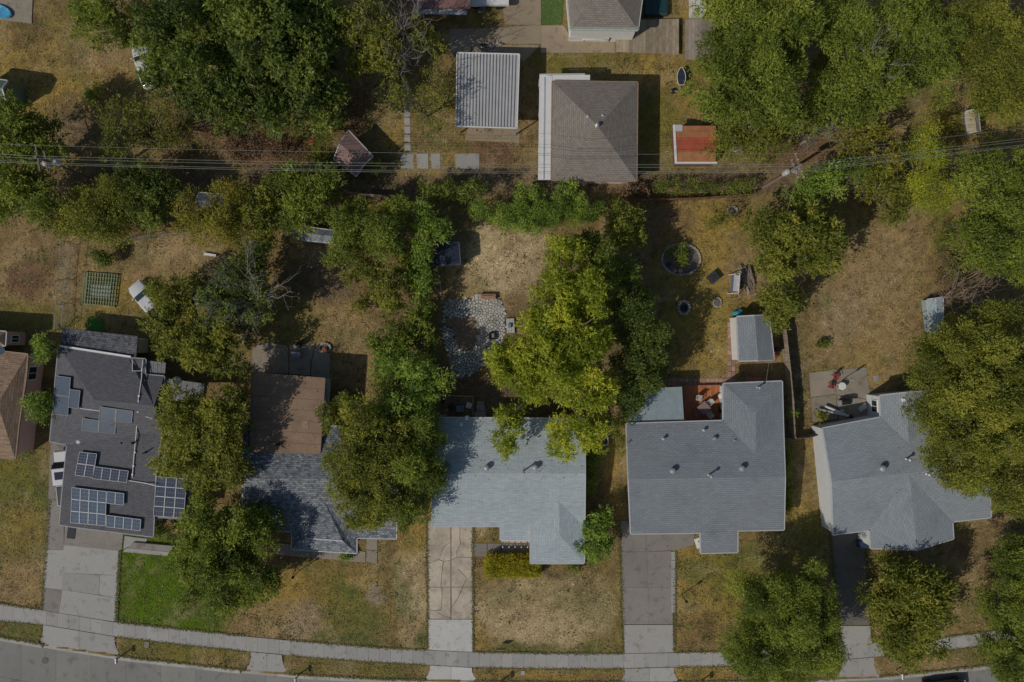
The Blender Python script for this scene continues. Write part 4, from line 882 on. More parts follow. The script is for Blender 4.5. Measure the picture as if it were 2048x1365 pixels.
def tree(label, blobs, pal='olive', zt=7.5, lr=1.05, dens=150, L=0.34, w=0.15, cat='tree', name='tree', trunk=0.2, fill=1.0, spray=0.45, group='garden trees', bark=None, ratio=0.5, base=None, up=0.6, per=9, flat=.8, zb=None):
    """blobs: px, py, rx, ry in survey pixels at mid crown; zt = top height of the tallest blob (a fifth value scales the height)"""
    SEED[0] += 1; r = np.random.default_rng(SEED[0]); B = []
    for bl in blobs:
        k = bl[4] if len(bl) > 4 else 1.0; top = zt * k
        rx0, ry0 = bl[2] / 20, bl[3] / 20; rz = min(top * ratio, max(rx0, ry0) * 0.95); zc = top - rz
        if zb is not None: zc = max(zc, zb)
        q = W(bl[0], bl[1], zc + rz * .35); s = (H - zc - rz * .35) / H
        lr_ = lr * .85; sh = lr_ * .34 + spray * .25
        B.append((q.x, q.y, zc, max(.4 * rx0, rx0 * s - sh), max(.4 * ry0, ry0 * s - sh), rz))
    wts = np.array([b[3] * b[4] for b in B]); c = np.array([[b[0], b[1]] for b in B]); g0 = (c * wts[:, None]).sum(0) / wts.sum()
    if base is not None: g = W(*base); g0 = np.array((g.x, g.y))
    t = thing(name, (g0[0], g0[1], -0.03), label, cat, group)
    lob = make_lobes([(b[0] - g0[0], b[1] - g0[1], b[2], b[3], b[4], b[5]) for b in B], r, lr * .85, fill)
    lk = 0.78 + 0.5 * r.random(); wk = 0.8 + 0.45 * r.random()
    me = leaf_mesh('crown', lob, r, L * .64 * lk, w * .68 * lk * wk, dens * DEN / (lk * lk * wk) ** .8, spray * (0.8 + .5 * r.random()), per, up, flat); me.materials.append(PAL[pal])
    o = bpy.data.objects.new('crown', me); COL.objects.link(o); o.parent = t
    mb = MB(); zf = max(0.25, min(b[2] for b in B) * 0.75)
    mb.tube([(0, 0, -0.1), (r.normal(0, .05), r.normal(0, .05), zf * .5), (r.normal(0, .1), r.normal(0, .1), zf)], [trunk * 1.35, trunk, trunk * .85], 8)
    ch = r.permutation(len(lob))[:min(len(lob), 26)]
    for i in ch:
        p = lob[i]; limb(mb, (0, 0, zf * (0.7 + .3 * r.random())), (p[0], p[1], p[2] + .3 * p[3]), trunk * .5, 0.02, r)
    ob = mb.build('trunk', bark or M_bark, t, local=True, smooth=True)
    return t
def bare(label, px, py, R, z0, z1, n=26, mat=None, group='leafless trees', lean=(0, 0), name='bare_tree', th=0.05, cat='tree'):
    """leafless tree: trunk and forking branches"""
    SEED[0] += 1; r = np.random.default_rng(SEED[0]); g = W(px, py, (z0 + z1) / 2)
    t = thing(name, (g.x, g.y, -.03), label, cat, group); mb = MB(); mt = MB()
    zf = z0 * .7
    mt.tube([(0, 0, -.1), (0.05, 0, zf)], [th * 2.6, th * 2], 7); mt.build('trunk', mat or M_greybark, t, local=True, smooth=True)
    for i in range(n):
        a = r.random() * 6.28; f = math.sqrt(r.random()) * R; e1 = (f * math.cos(a) + lean[0], f * math.sin(a) + lean[1], z1 - (z1 - z0) * (f / R) ** 2 * .8 * r.random())
        pts = limb(mb, (0, 0, zf * (.6 + .4 * r.random())), e1, th, th * .3, r, 5)
        for j in range(6):
            k = pts[r.integers(2, len(pts))]; L = R * (.22 + .25 * r.random()); dv = nrm(np.array(e1) - np.array((0, 0, zf)) + r.normal(0, R * .55, 3)) * L
            p2 = limb(mb, k, tuple(np.array(k) + dv), th * .4, th * .14, r, 3)
            for q_ in range(3):
                k2 = p2[r.integers(1, 4)]; d2 = nrm(dv + r.normal(0, L * .6, 3)) * L * .5; limb(mb, k2, tuple(np.array(k2) + d2), th * .2, th * .1, r, 2)
    mb.build('branches', mat or M_greybark, t, local=True)
def bush(label, px, py, rx, ry, z=1.3, pal='green', lr=0.45, dens=230, L=0.24, w=0.11, name='bush', cat='bush', group='garden bushes', **k):
    return tree(label, [(px, py, rx, ry)] if not isinstance(px, list) else px, pal, z, lr, dens, L, w, cat, name, 0.04, group=group, ratio=.75, spray=.3, **k)

# --- top left
tree('huge dark green tree filling the upper left', [(395, 85, 110, 100), (460, 190, 110, 80, .92), (560, 90, 115, 110, 1.05), (630, 185, 75, 85, .88), (480, 20, 100, 80), (330, 150, 52, 60, .8), (640, 40, 60, 75, .92), (560, 220, 60, 50, .85)], 'deep', 10.5, 1.25, 150, .38, .16, trunk=.35)
tree('lighter green tree between the big dark tree and the slab pad', [(215, 45, 72, 55), (275, 60, 45, 55, .9), (170, 20, 40, 40, .8)], 'green', 7, 1.0, 120)
tree('olive tree beside bare grey branches at the top', [(735, 60, 70, 70), (720, 130, 42, 30, .8), (770, 100, 45, 60), (840, 70, 30, 40, .8), (860, 90, 25, 30, .7)], 'olive', 8, .95, 125)
bare('leafless grey tree beside the maroon roof', 800, 75, 4.0, 4.5, 8.0, 24)
tree('thin olive tree over the stepping path', [(830, 200, 60, 45), (880, 190, 35, 60, .9), (870, 260, 40, 40, .9), (790, 190, 40, 40, .8)], 'olive', 6, .8, 60, .24, .1, trunk=.12, fill=.8)
tree('sparse amber-green tree below the huge dark tree', [(250, 240, 60, 60), (310, 230, 60, 50, .9), (350, 290, 60, 35, .8), (230, 300, 45, 35, .8)], 'olive', 6, .8, 70, .26, .11, fill=.8)
bush('small vivid green bush at the dry yard edge', 190, 192, 20, 26, 2.2, 'bright')
tree('green tree at the left edge over the power lines', [(40, 265, 75, 65), (0, 250, 45, 60), (85, 310, 50, 40, .9), (20, 330, 60, 40, .9)], 'green', 8, 1.1, 140)
tree('sparse olive bush tree beside the red bin', [(650, 240, 42, 45), (640, 290, 30, 30, .8), (600, 250, 30, 40, .8)], 'olive', 4.5, .7, 80, .25, .1)
bush('dry brown brush left of the red bin', [(540, 290, 60, 35), (600, 315, 40, 22), (470, 300, 40, 30)], 0, 0, 0, 1.6, 'dry', .5, 110, name='brush', cat='brush')
bush('dry brown brush under the thin olive tree', 700, 215, 24, 45, 1.6, 'dry', .45, 100, name='brush', cat='brush')
bush('low weeds by the pink shed under the wires', [(650, 330, 40, 25), (745, 335, 30, 20)], 0, 0, 0, 1.8, 'green', .5, 150)
# --- thicket strip, left half
tree('feathery green tree at the left edge below the wires', [(40, 375, 75, 45), (100, 405, 60, 45), (20, 420, 50, 35, .8)], 'green', 6.5, .9, 140, spray=.6)
tree('grey-green thicket tree above the chain-link fence', [(190, 425, 70, 55), (140, 455, 55, 25, .8), (240, 400, 55, 45, .95), (225, 465, 50, 25, .8)], 'olive', 6, .85, 130, spray=.55)
tree('dark thicket tree below the power lines', [(310, 380, 65, 40), (280, 345, 60, 30, .9), (300, 430, 45, 40, .9)], 'deep', 5.5, .85, 110)
tree('yellowish thicket tree beside the dark bluish shed', [(430, 455, 60, 52), (385, 430, 40, 45, .9), (470, 395, 40, 40, .9)], 'amber', 5.5, .85, 130, spray=.55)
tree('small olive tree overhanging the dry left yard', [(515, 450, 45, 60), (540, 400, 45, 45, .9), (500, 510, 35, 30, .8)], 'olive', 5.5, .85, 130)
tree('feathery green tree under the wires above the hidden shed', [(615, 390, 62, 50), (580, 355, 45, 28, .9), (660, 365, 42, 32, .9), (590, 440, 45, 35, .9)], 'green', 6, .85, 140, spray=.6)
tree('leafy tree over the hidden shed beside the lot boundary', [(720, 450, 62, 55), (690, 500, 45, 42, .9), (768, 480, 50, 56), (792, 425, 34, 36, .8)], 'green', 6, .95, 140)
tree('dark olive tree along the west lot boundary', [(770, 560, 50, 50), (740, 540, 35, 35, .8), (785, 620, 34, 38, .9)], 'olive', 5.2, .9, 140)
bush('small loose bush on the bare earth by the boundary trees', 720, 612, 22, 30, 1.6, 'olive', .45, 110)
bush('thin bush on the earth left of the boundary trees', 700, 555, 26, 20, 1.8, 'olive', .45, 110)
bush('round dark green shrub on the dry left yard', 201, 511, 23, 22, 1.9, 'deep', .5, 420)
tree('olive tree growing over the parked white car', [(355, 590, 60, 42), (385, 560, 32, 28, .9), (320, 580, 30, 28, .9), (375, 640, 45, 42)], 'olive', 5.5, .85, 110)
tree('dark green tree tangled with bare branches', [(480, 560, 60, 55), (455, 610, 50, 55), (520, 620, 42, 45, .9), (510, 510, 35, 35, .9)], 'deep', 6.5, .9, 95)
bare('bare grey branches spread over the dark green tree', 500, 590, 3.8, 5.8, 7.6, 22, th=.045)
bush('amber leafed bush beside the bare branches', 492, 540, 24, 22, 4.5, 'amber', .5, 130)
tree('olive tree above the metal canopy of the solar panel house', [(390, 695, 70, 52), (340, 660, 45, 42, .9), (440, 660, 50, 50), (455, 725, 42, 40, .9), (310, 640, 30, 25, .8)], 'olive', 6.5, .95, 150)
tree('rounded tree over the eastern edge of the solar panel house', [(380, 840, 66, 70), (430, 880, 72, 75, 1.05), (365, 910, 50, 50, .9), (460, 830, 46, 62), (420, 955, 55, 42, .85), (470, 930, 32, 50, .85)], 'olive', 7.5, 1.0, 160)
tree('big round front tree on the bright green lawn', [(450, 1100, 98, 100), (420, 1050, 70, 60, .95), (500, 1060, 60, 66, .95), (445, 1180, 82, 50, .9), (510, 1150, 55, 60, .9), (385, 1120, 50, 60, .85)], 'green', 7.5, 1.05, 160, trunk=.3)
# --- west side of the lot
tree('dense dark tree between the slate house and the slate-blue house', [(715, 835, 70, 62), (715, 920, 72, 66), (760, 985, 56, 66), (705, 990, 55, 50, .9), (775, 880, 52, 68), (725, 1035, 52, 30, .8)], 'olive', 7.5, 1.0, 160)
tree('leafy tree leaning over the west edge of the slate-blue roof', [(835, 930, 58, 66), (825, 1015, 44, 50, .9), (845, 870, 48, 50, .95), (866, 950, 34, 52, .9)], 'green', 7, .95, 170)
tree('bushy boundary tree beside the small brown deck', [(834, 760, 54, 58), (798, 810, 46, 60), (848, 810, 34, 40, .85), (785, 730, 42, 50, .9)], 'bright', 5.6, .9, 150, spray=.6)
tree('dark boundary tree beside the stone patio', [(795, 680, 50, 42), (828, 645, 36, 40, .9), (768, 700, 32, 38, .9), (858, 685, 22, 34, .8)], 'green', 4.4, .85, 150)
tree('bright feathery tree in the top corner of the lot', [(858, 438, 40, 34), (878, 458, 30, 24, .9), (845, 485, 26, 32, .9)], 'bright', 4.6, .8, 150, spray=.65)
tree('narrow bushy tree between navy shed and stone patio', [(845, 560, 27, 48), (842, 515, 26, 32, 1.05), (850, 610, 24, 32, .9), (825, 550, 22, 55, .9)], 'bright', 3.8, .75, 150, spray=.55)
bush('green shrub row along the back of the lot', [(965, 424, 34, 24), (1010, 428, 40, 28), (1050, 430, 46, 34), (1100, 427, 46, 34), (1145, 424, 36, 28), (1180, 424, 26, 24), (1065, 455, 34, 16), (1015, 450, 30, 14)], 0, 0, 0, 3.2, 'bright', .65, 190, .28, .12, name='shrub_row', cat='shrubs')
bush('dark shrub behind the lot boundary beside the wires', [(905, 385, 50, 24), (950, 382, 35, 22), (860, 380, 30, 22)], 0, 0, 0, 3.4, 'green', .6, 150, .28, .12)
bush('bright shrub just outside the back lot line', [(1135, 385, 35, 24), (1060, 385, 40, 22)], 0, 0, 0, 3.4, 'bright', .6, 160, .28, .12)
# --- main tree
tree('large yellow-green tree covering the east half of the lot', [(1120, 560, 62, 68), (1100, 640, 70, 62), (1150, 690, 75, 75, 1.05), (1060, 700, 75, 55), (1110, 760, 85, 62, 1.05), (1030, 750, 62, 50, .95), (1185, 780, 52, 75), (1012, 856, 46, 64, .9), (1135, 872, 54, 66, .9), (1185, 858, 40, 55, .88), (1170, 580, 48, 62, .95), (1188, 660, 42, 75, .98), (1010, 720, 44, 44, .85), (1125, 505, 42, 38, .9)], 'yellow', 9, 1.15, 150, .38, .15, trunk=.4, fill=.85, flat=.92)
tree('green tree rising behind the yellow-green tree', [(1200, 515, 42, 48), (1178, 490, 32, 32, .9), (1228, 555, 28, 42, .9)], 'green', 7, .9, 150)
tree('dark green tree just east of the lot boundary', [(1265, 630, 56, 66), (1282, 720, 58, 76), (1262, 795, 42, 52, .9), (1302, 690, 38, 60, .9), (1258, 555, 36, 46, .9)], 'deep', 6.4, .95, 160)
tree('olive sapling tree at the corner beside the ringed flower bed', [(1245, 470, 42, 52), (1265, 440, 28, 32, .9), (1230, 420, 24, 24, .8)], 'olive', 4.6, .8, 130, spray=.5)
bush('green shrubs squeezed along the east wall of the slate-blue house', [(1185, 935, 16, 40), (1192, 905, 12, 20), (1182, 975, 12, 20)], 0, 0, 0, 1.6, 'bright', .4, 200)
bush('dark leafy bush between the awning and the lot boundary', [(1230, 850, 26, 30), (1240, 890, 16, 25)], 0, 0, 0, 3, 'olive', .55, 150)
tree('bright round shrub tree at the front corner of the slate-blue house', [(1190, 1078, 40, 54), (1200, 1040, 28, 30, .9)], 'bright', 3.6, .6, 200, .27, .12, name='shrub_tree', trunk=.08)
bush('small dark shrub at the front wall by the lawn', 1149, 1136, 14, 9, 1.0, 'green', .3, 260)
# --- top right
tree('tall dark green tree over the plank decks', [(1500, 90, 105, 110), (1440, 170, 66, 80, .95), (1540, 190, 80, 85), (1470, 25, 80, 70), (1575, 60, 62, 80)], 'green', 11, 1.2, 150, .36, .15, trunk=.4)
tree('olive tree with pale limbs right of the red metal roof', [(1480, 255, 62, 52), (1540, 290, 58, 45, .95), (1450, 290, 42, 35, .85), (1580, 240, 40, 45, .9)], 'olive', 7.5, .95, 85, bark=M_greybark, trunk=.3)
tree('mid green tree at the top between two larger crowns', [(1680, 70, 82, 75), (1640, 20, 60, 50), (1720, 140, 52, 55, .95)], 'green', 9, 1.1, 140)
tree('grey-green tree below the top right crowns', [(1670, 190, 72, 60), (1640, 240, 42, 35, .9), (1720, 225, 45, 40, .9)], 'green', 7.5, 1.0, 130)
tree('dense green tree at the top, second crown from the corner', [(1830, 90, 75, 95), (1790, 170, 42, 50, .9), (1870, 160, 42, 55, .9), (1800, 20, 60, 50)], 'green', 9, 1.1, 140)
tree('yellowish tree in the upper right corner', [(1980, 110, 90, 110), (1930, 50, 62, 70), (2040, 180, 60, 70), (1960, 210, 50, 40, .85)], 'olive', 8.5, 1.1, 150)
bare('bare grey tree beside the leaning power pole', 1640, 262, 2.8, 3.2, 5.4, 14)
bare('leafless twigs above the yellow feathery tree', 1770, 110, 2.2, 8.0, 9.6, 8, th=.04)
tree('yellow feathery tree by the dirt track', [(1850, 320, 42, 55), (1840, 380, 38, 50, .95), (1880, 390, 32, 45, .9), (1850, 260, 24, 35, .9)], 'yellow', 7, .8, 140, .34, .11, spray=.8)
tree('amber tinted tree along the dirt track', [(1735, 275, 42, 35), (1690, 290, 35, 25, .85), (1770, 320, 38, 30, .9)], 'amber', 5, .8, 110)
tree('green feathery tree around the leaning power pole', [(1640, 365, 50, 32), (1690, 345, 45, 32), (1600, 385, 38, 28, .9)], 'bright', 5.5, .8, 140, spray=.65)
tree('olive thicket tree under the right hand wires', [(1770, 380, 45, 45), (1740, 350, 40, 32, .9), (1790, 420, 32, 32, .9)], 'olive', 5.5, .85, 120, spray=.55)
bush('amber scrub beside the grey plank hut', [(1900, 245, 30, 30), (1970, 290, 30, 20), (1880, 215, 30, 25)], 0, 0, 0, 2.4, 'amber', .55, 90)
tree('large green tree under the wires at the right edge', [(1960, 350, 62, 55), (2000, 430, 75, 75), (1950, 490, 62, 60), (2030, 520, 50, 60), (2040, 340, 45, 50)], 'green', 8, 1.1, 150)
bush('thin olive growth over the dry yard at the right', [(1880, 480, 32, 30), (1900, 540, 26, 30)], 0, 0, 0, 2.8, 'olive', .55, 75)
bare('bare brown tree at the right edge of the dry yard', 1930, 590, 3.4, 3.2, 5.5, 22, plain('brown_bark', (0.27, 0.2, 0.15), .95))
bush('dry scrub under the bare brown tree', [(1890, 560, 30, 30), (1920, 520, 30, 25)], 0, 0, 0, 1.6, 'dry', .5, 70, name='brush', cat='brush')
tree('round olive tree between the two dry backyards', [(1600, 465, 95, 68), (1570, 520, 72, 48, .95), (1650, 500, 58, 55, .9), (1530, 455, 50, 50, .9)], 'olive', 7, 1.0, 160)
tree('small round tree beside the grey shingle shed', [(1560, 600, 44, 42), (1555, 640, 28, 25, .85)], 'olive', 5, .8, 170)
bush('scrub behind the long low rusty fence', [(1340, 375, 45, 18), (1410, 380, 40, 18), (1480, 375, 40, 20)], 0, 0, 0, 2.0, 'green', .5, 120)
bush('dry brown brush behind the garage', [(1270, 382, 45, 15)], 0, 0, 0, 1.5, 'dry', .45, 100, name='brush', cat='brush')
bush('small olive sapling beside the tree stump ring', [(1440, 440, 34, 25)], 0, 0, 0, 2.6, 'olive', .5, 75)
# --- right and front
tree('great olive tree over the end of the pale house', [(1930, 720, 105, 92), (1875, 800, 70, 80, .95), (1960, 850, 100, 95, 1.05), (2030, 760, 70, 90), (1920, 930, 70, 65, .95), (2000, 970, 75, 65, .95), (1880, 880, 55, 62, .95), (2080, 880, 80, 100), (2000, 650, 70, 50, .9)], 'olive', 10, 1.15, 155, .36, .15, trunk=.45)
tree('big street tree in front of the grey house', [(1570, 1230, 105, 92), (1525, 1185, 66, 58, .9), (1620, 1190, 66, 62, .95), (1565, 1310, 100, 70, .95), (1640, 1290, 50, 70, .9), (1490, 1290, 46, 66, .85)], 'green', 8, 1.05, 165, trunk=.32)
tree('medium street tree in front of the pale house', [(1810, 1215, 88, 84), (1790, 1155, 60, 50, .9), (1850, 1175, 50, 52, .9), (1805, 1280, 70, 44, .85)], 'olive', 6.2, .85, 170, .4, .16, trunk=.22, spray=.55)
tree('street tree cut by the lower right corner', [(2045, 1200, 78, 85), (2025, 1295, 66, 80), (2060, 1120, 60, 60, .9), (2080, 1340, 80, 70), (2020, 1100, 42, 42, .8)], 'green', 7.5, 1.0, 165)
bush('dark red-leafed shrub by the pale house lawn', 1992, 1048, 14, 14, 1.6, 'dry', .4, 150)
tree('young bright green tree by the pink wall, upper of two', [(92, 700, 26, 28), (80, 685, 16, 16, .9)], 'bright', 4.2, .55, 200, .3, .12, name='young_tree', trunk=.07, spray=.5)
tree('young bright green tree by the pink wall, lower of two', [(78, 815, 26, 32), (95, 800, 18, 25, .9)], 'bright', 4.0, .55, 200, .28, .11, name='young_tree', trunk=.07, spray=.5)
bush('small green plant on the lawn by the pink bay', 52, 905, 10, 8, .7, 'bright', .25, 260)
bush('dark shrubs beside the front porch under the solar canopy', [(325, 1060, 20, 18), (345, 1075, 20, 12), (312, 1068, 10, 10)], 0, 0, 0, 1.6, 'deep', .4, 220)
bush('low plant in the front bed of the slate house', 693, 1112, 14, 5, .8, 'bright', .25, 260)
bush('small green plant by the wooden fence between the yards', 1583, 825, 12, 12, 1.4, 'bright', .3, 220)
bush('ivy strip climbing the east wall of the grey house', [(1572, 920, 6, 40), (1574, 990, 7, 45)], 0, 0, 0, 1.4, 'green', .28, 220)
bush('dry twiggy plant on the corner of the concrete patio', 1641, 833, 14, 10, 1.0, 'olive', .3, 110)
bush('withered dark plant on the far right dry yard', 1645, 688, 13, 7, .6, 'deep', .22, 120)
bush('flowers and leaves growing inside the stone ringed bed', [(1362, 515, 18, 22), (1340, 505, 10, 9), (1362, 492, 11, 9)], 0, 0, 0, .9, 'green', .3, 170, name='flower_bed_plants', cat='plants')
# clipped golden hedge: lobes packed in a rounded box
SEED[0] += 1; r_ = np.random.default_rng(SEED[0]); c_ = W(1026, 1131, .6); hed = thing('hedge', (c_.x, c_.y, -.03), 'clipped golden-green hedge block in front of the slate-blue house', 'hedge')
lob = []
for i in range(17):
    for j in range(7):
        lob.append((-2.35 + i * .295 + r_.normal(0, .04), -.75 + j * .25 + r_.normal(0, .03), .98 - .12 * (j in (0, 6)) - .1 * (i in (0, 16)), .26, float(np.clip(r_.normal(.55 - .09 * (i < 4 and j < 4), .15), .1, .95))))
        if i in (0, 16) or j in (0, 6):
            for zz in (.25, .6): lob.append((-2.35 + i * .295, -.75 + j * .25, zz, .27, .4))
me = leaf_mesh('foliage', lob, r_, .16, .07, 620, .2, 10, .9); me.materials.append(PAL['hedge']); o = bpy.data.objects.new('foliage', me); COL.objects.link(o); o.parent = hed
mb = MB()
for i in range(8): mb.tube([(-2.1 + .6 * i, 0, -.1), (-2.1 + .6 * i + .05, .05, .7)], [.03, .02], 5)
mb.build('stem', M_bark, hed, local=True)
print('leaves', NLEAF[0])

# ---------------------------------------------------------------- weeds, litter
def scatter(name, label, P, size, cols, flat_=0.5, cat='litter'):
    n = len(P); az = rng.uniform(0, 6.283, n); Lg = rng.uniform(*size, n); tl = rng.uniform(0.05, flat_, n)
    dx = np.stack([np.cos(az) * Lg * np.cos(tl), np.sin(az) * Lg * np.cos(tl), np.sin(tl) * Lg], 1); sd = np.stack([-np.sin(az), np.cos(az), 0 * az], 1) * (Lg * rng.uniform(.15, .32, n))[:, None]
    q = np.stack([P, P + dx * .5 + sd, P + dx, P + dx * .5 - sd], 1); me = bpy.data.meshes.new(name); fast_mesh(me, q.reshape(-1, 3), np.arange(4 * n).reshape(n, 4))
    ca = me.color_attributes.new('soil', 'FLOAT_COLOR', 'POINT'); cc = np.concatenate([cols * (.6 + .8 * rng.random((n, 1))), np.ones((n, 1))], 1); ca.data.foreach_set('color', np.repeat(cc, 4, 0).astype(np.float32).ravel())
    o = bpy.data.objects.new(name, me); COL.objects.link(o); tag(o, label, cat, kind='stuff'); return me
def open_ground(n):
    x = rng.uniform(-53, 53, n); y = rng.uniform(-36, 36, n); px_ = x * 20 + 1024; py_ = 682.5 - y * 20; ok = py_ < curb_y(px_) - 4
    for pl in HARD: ok &= ~inpoly(px_, py_, pl)
    return x[ok], y[ok]
x_, y_ = open_ground(9000); k_ = fbm(x_, y_, .3, VN3, 4) > .5; x_, y_ = x_[k_], y_[k_]; n_ = len(x_); sz = rng.gamma(2, .09, n_) + .05
xx = np.repeat(x_, 9) + rng.normal(0, 1, n_ * 9) * np.repeat(sz, 9); yy_ = np.repeat(y_, 9) + rng.normal(0, 1, n_ * 9) * np.repeat(sz, 9)
wc = np.array([(0.09, 0.12, 0.03), (0.07, 0.085, 0.03), (0.13, 0.085, 0.045), (0.16, 0.15, 0.05)])[np.repeat(rng.integers(0, 4, n_), 9)]
me_w = scatter('weeds', 'small weed clumps dotted over the lawns', np.stack([xx, yy_, np.full(len(xx), -.01)], 1), (.08, .22), wc, .7, 'weeds')
x_, y_ = open_ground(60000); k_ = fbm(x_ + 5, y_, .16, VN, 5, .6) > .52; x_, y_ = x_[k_], y_[k_]
lc = np.array([(0.2, 0.12, 0.06), (0.3, 0.2, 0.09), (0.12, 0.075, 0.045), (0.36, 0.28, 0.16)])[rng.integers(0, 4, len(x_))]
me_l = scatter('leaf_litter', 'dry fallen leaves lying in drifts on the yards', np.stack([x_, y_, np.full(len(x_), -.005)], 1), (.08, .18), lc, .35)
ex = []; ey = []
for fn in (te, be):
    u = rng.uniform(-40, 2090, 9000); s_ = -1 if fn is te else 1; v = fn(u) + s_ * np.abs(rng.normal(0, 1.6, 9000)) - s_ * .8; ex.append((u - 1024) / 20); ey.append((682.5 - v) / 20)
u = rng.uniform(-40, 2090, 9000); v = curb_y(u) - 2 - np.abs(rng.normal(0, 1.6, 9000)); ex.append((u - 1024) / 20); ey.append((682.5 - v) / 20)
for (x0, y0, x1, y1) in ((855, 1042, 856, 1300), (946, 1056, 946, 1304), (1240, 1045, 1247, 1306), (1351, 1104, 1348, 1304), (240, 1104, 232, 1244), (100, 1000, 84, 1220), (1660, 1070, 1683, 1290), (1730, 1080, 1745, 1286)):
    t_ = rng.random(1400); ex.append((x0 + (x1 - x0) * t_ + rng.normal(0, 1.3, 1400) - 1024) / 20); ey.append((682.5 - (y0 + (y1 - y0) * t_)) / 20)
ex = np.concatenate(ex); ey = np.concatenate(ey); q_ = ex * 20 + 1024; inm = np.zeros(len(ex), bool)
for a_, b_ in MOUTHS: inm |= (q_ > a_ + 6) & (q_ < b_ - 6) & (682.5 - ey * 20 > te(q_) - 3)
ex, ey = ex[~inm], ey[~inm]; ec = np.array([(0.1, 0.125, 0.035), (0.16, 0.15, 0.05), (0.22, 0.17, 0.07)])[rng.integers(0, 3, len(ex))]
me_e = scatter('edge_grass', 'ragged grass creeping over the pavement edges', np.stack([ex, ey, np.full(len(ex), .01)], 1), (.08, .2), ec, .6, 'grass')
rp = []
for hh, n_, bx in ((h1, 260, (870, 1165, 840, 960)), (h4, 500, (490, 785, 860, 1060)), (hf, 160, (505, 640, 750, 905)), (h5, 220, (250, 322, 740, 1060)), (h3, 160, (1790, 1900, 840, 1000))):
    for _ in range(n_):
        u = rng.uniform(bx[0], bx[1]); v = rng.uniform(bx[2], bx[3]); p = hit(hh.tris, u, v)[0]
        if p.z > 2.6 and not (abs(p.z - 3.0) < 1e-6): rp.append((p.x, p.y, p.z + .03))
rp = np.array(rp); me_r = scatter('roof_litter', 'fallen leaves lying on the roofs below the trees', rp, (.07, .15), np.array([(0.2, 0.13, 0.06), (0.27, 0.22, 0.08), (0.1, 0.07, 0.045)])[rng.integers(0, 3, len(rp))], .3)

# ---------------------------------------------------------------- grass tufts (nobody could count them)
N = 150000
gx = rng.uniform(-53, 53, N); gy = rng.uniform(-36, 36, N); ppx = gx * 20 + 1024; ppy = 682.5 - gy * 20
ok = ppy < curb_y(ppx) - 4
for pl in HARD: ok &= ~inpoly(ppx, ppy, pl)
gx, gy = gx[ok], gy[ok]; n = len(gx)
gcol = ground_colour(gx, gy) * (0.75 + 0.6 * rng.random(n))[:, None]
az = rng.uniform(0, 6.283, n); Lg = rng.uniform(.1, .3, n); tl = rng.uniform(.15, .6, n)
dx = np.stack([np.cos(az) * Lg * np.cos(tl), np.sin(az) * Lg * np.cos(tl), np.sin(tl) * Lg], 1); sd = np.stack([-np.sin(az), np.cos(az), 0 * az], 1) * rng.uniform(.025, .06, n)[:, None]
gp = np.stack([gx, gy, (fbm(gx, gy, 0.6, VN2, 4) - 0.5) * 0.05 - 0.035], 1)
q = np.stack([gp + sd, gp - sd, gp - sd * .3 + dx, gp + sd * .3 + dx], 1)
me = bpy.data.meshes.new('grass'); fast_mesh(me, q.reshape(-1, 3), np.arange(4 * n).reshape(n, 4))
ca = me.color_attributes.new('soil', 'FLOAT_COLOR', 'POINT'); ca.data.foreach_set('color', np.repeat(np.concatenate([gcol, np.ones((n, 1))], 1), 4, 0).astype(np.float32).ravel())
m, nn_, l, b = nt('dry_grass_blades'); at = nn_.new('ShaderNodeAttribute'); at.attribute_name = 'soil'; l.new(at.outputs['Color'], b.inputs['Base Color']); b.inputs['Roughness'].default_value = .9
for q_ in (me_w, me_l, me_r, me_e): q_.materials.append(m)
me.materials.append(m); gr = bpy.data.objects.new('grass', me); COL.objects.link(gr); tag(gr, 'short dry grass blades all over the yards', 'grass', kind='stuff')
# ---------------------------------------------------------------- stone patio: every stone an own piece
def clip_half(poly, p, nrm_):
    out = []
    for i in range(len(poly)):
        a, b_ = poly[i], poly[(i + 1) % len(poly)]; da = (a[0] - p[0]) * nrm_[0] + (a[1] - p[1]) * nrm_[1]; db = (b_[0] - p[0]) * nrm_[0] + (b_[1] - p[1]) * nrm_[1]
        if da <= 0: out.append(a)
        if (da < 0) != (db < 0) and da != db:
            t = da / (da - db); out.append((a[0] + (b_[0] - a[0]) * t, a[1] + (b_[1] - a[1]) * t))
    return out
PAT = [(889, 602), (905, 598), (1003, 597), (1012, 625), (1012, 660), (1006, 700), (985, 712), (962, 712), (956, 744), (940, 750), (915, 756), (900, 752), (897, 705), (886, 690), (884, 640)]
HOLE = [(890, 637), (950, 636), (957, 660), (950, 690), (930, 704), (914, 692), (908, 668), (905, 655), (888, 652)]
r_ = np.random.default_rng(77); pts = []
for k in range(9000):
    x, y = r_.uniform(882, 1014), r_.uniform(595, 758); rad = 3.7 if x < 950 and y < 640 else (3.5 if x < 955 else 3.3)
    if all((x - a) ** 2 + (y - b_) ** 2 > (rad * 1.32) ** 2 for a, b_ in pts): pts.append((x, y))
A_ = np.array(pts); inside = inpoly(A_[:, 0], A_[:, 1], PAT) & ~inpoly(A_[:, 0], A_[:, 1], HOLE)
M_stone = wood('patio_stone', (0.36, 0.36, 0.345), (0.56, 0.56, 0.54), 5, .9)
pat = empty_struct('stone_patio', W(950, 670)); pat['label'] = 'irregular pale flagstone patio with a bare earth circle'
rest = MB(); cntp = 0
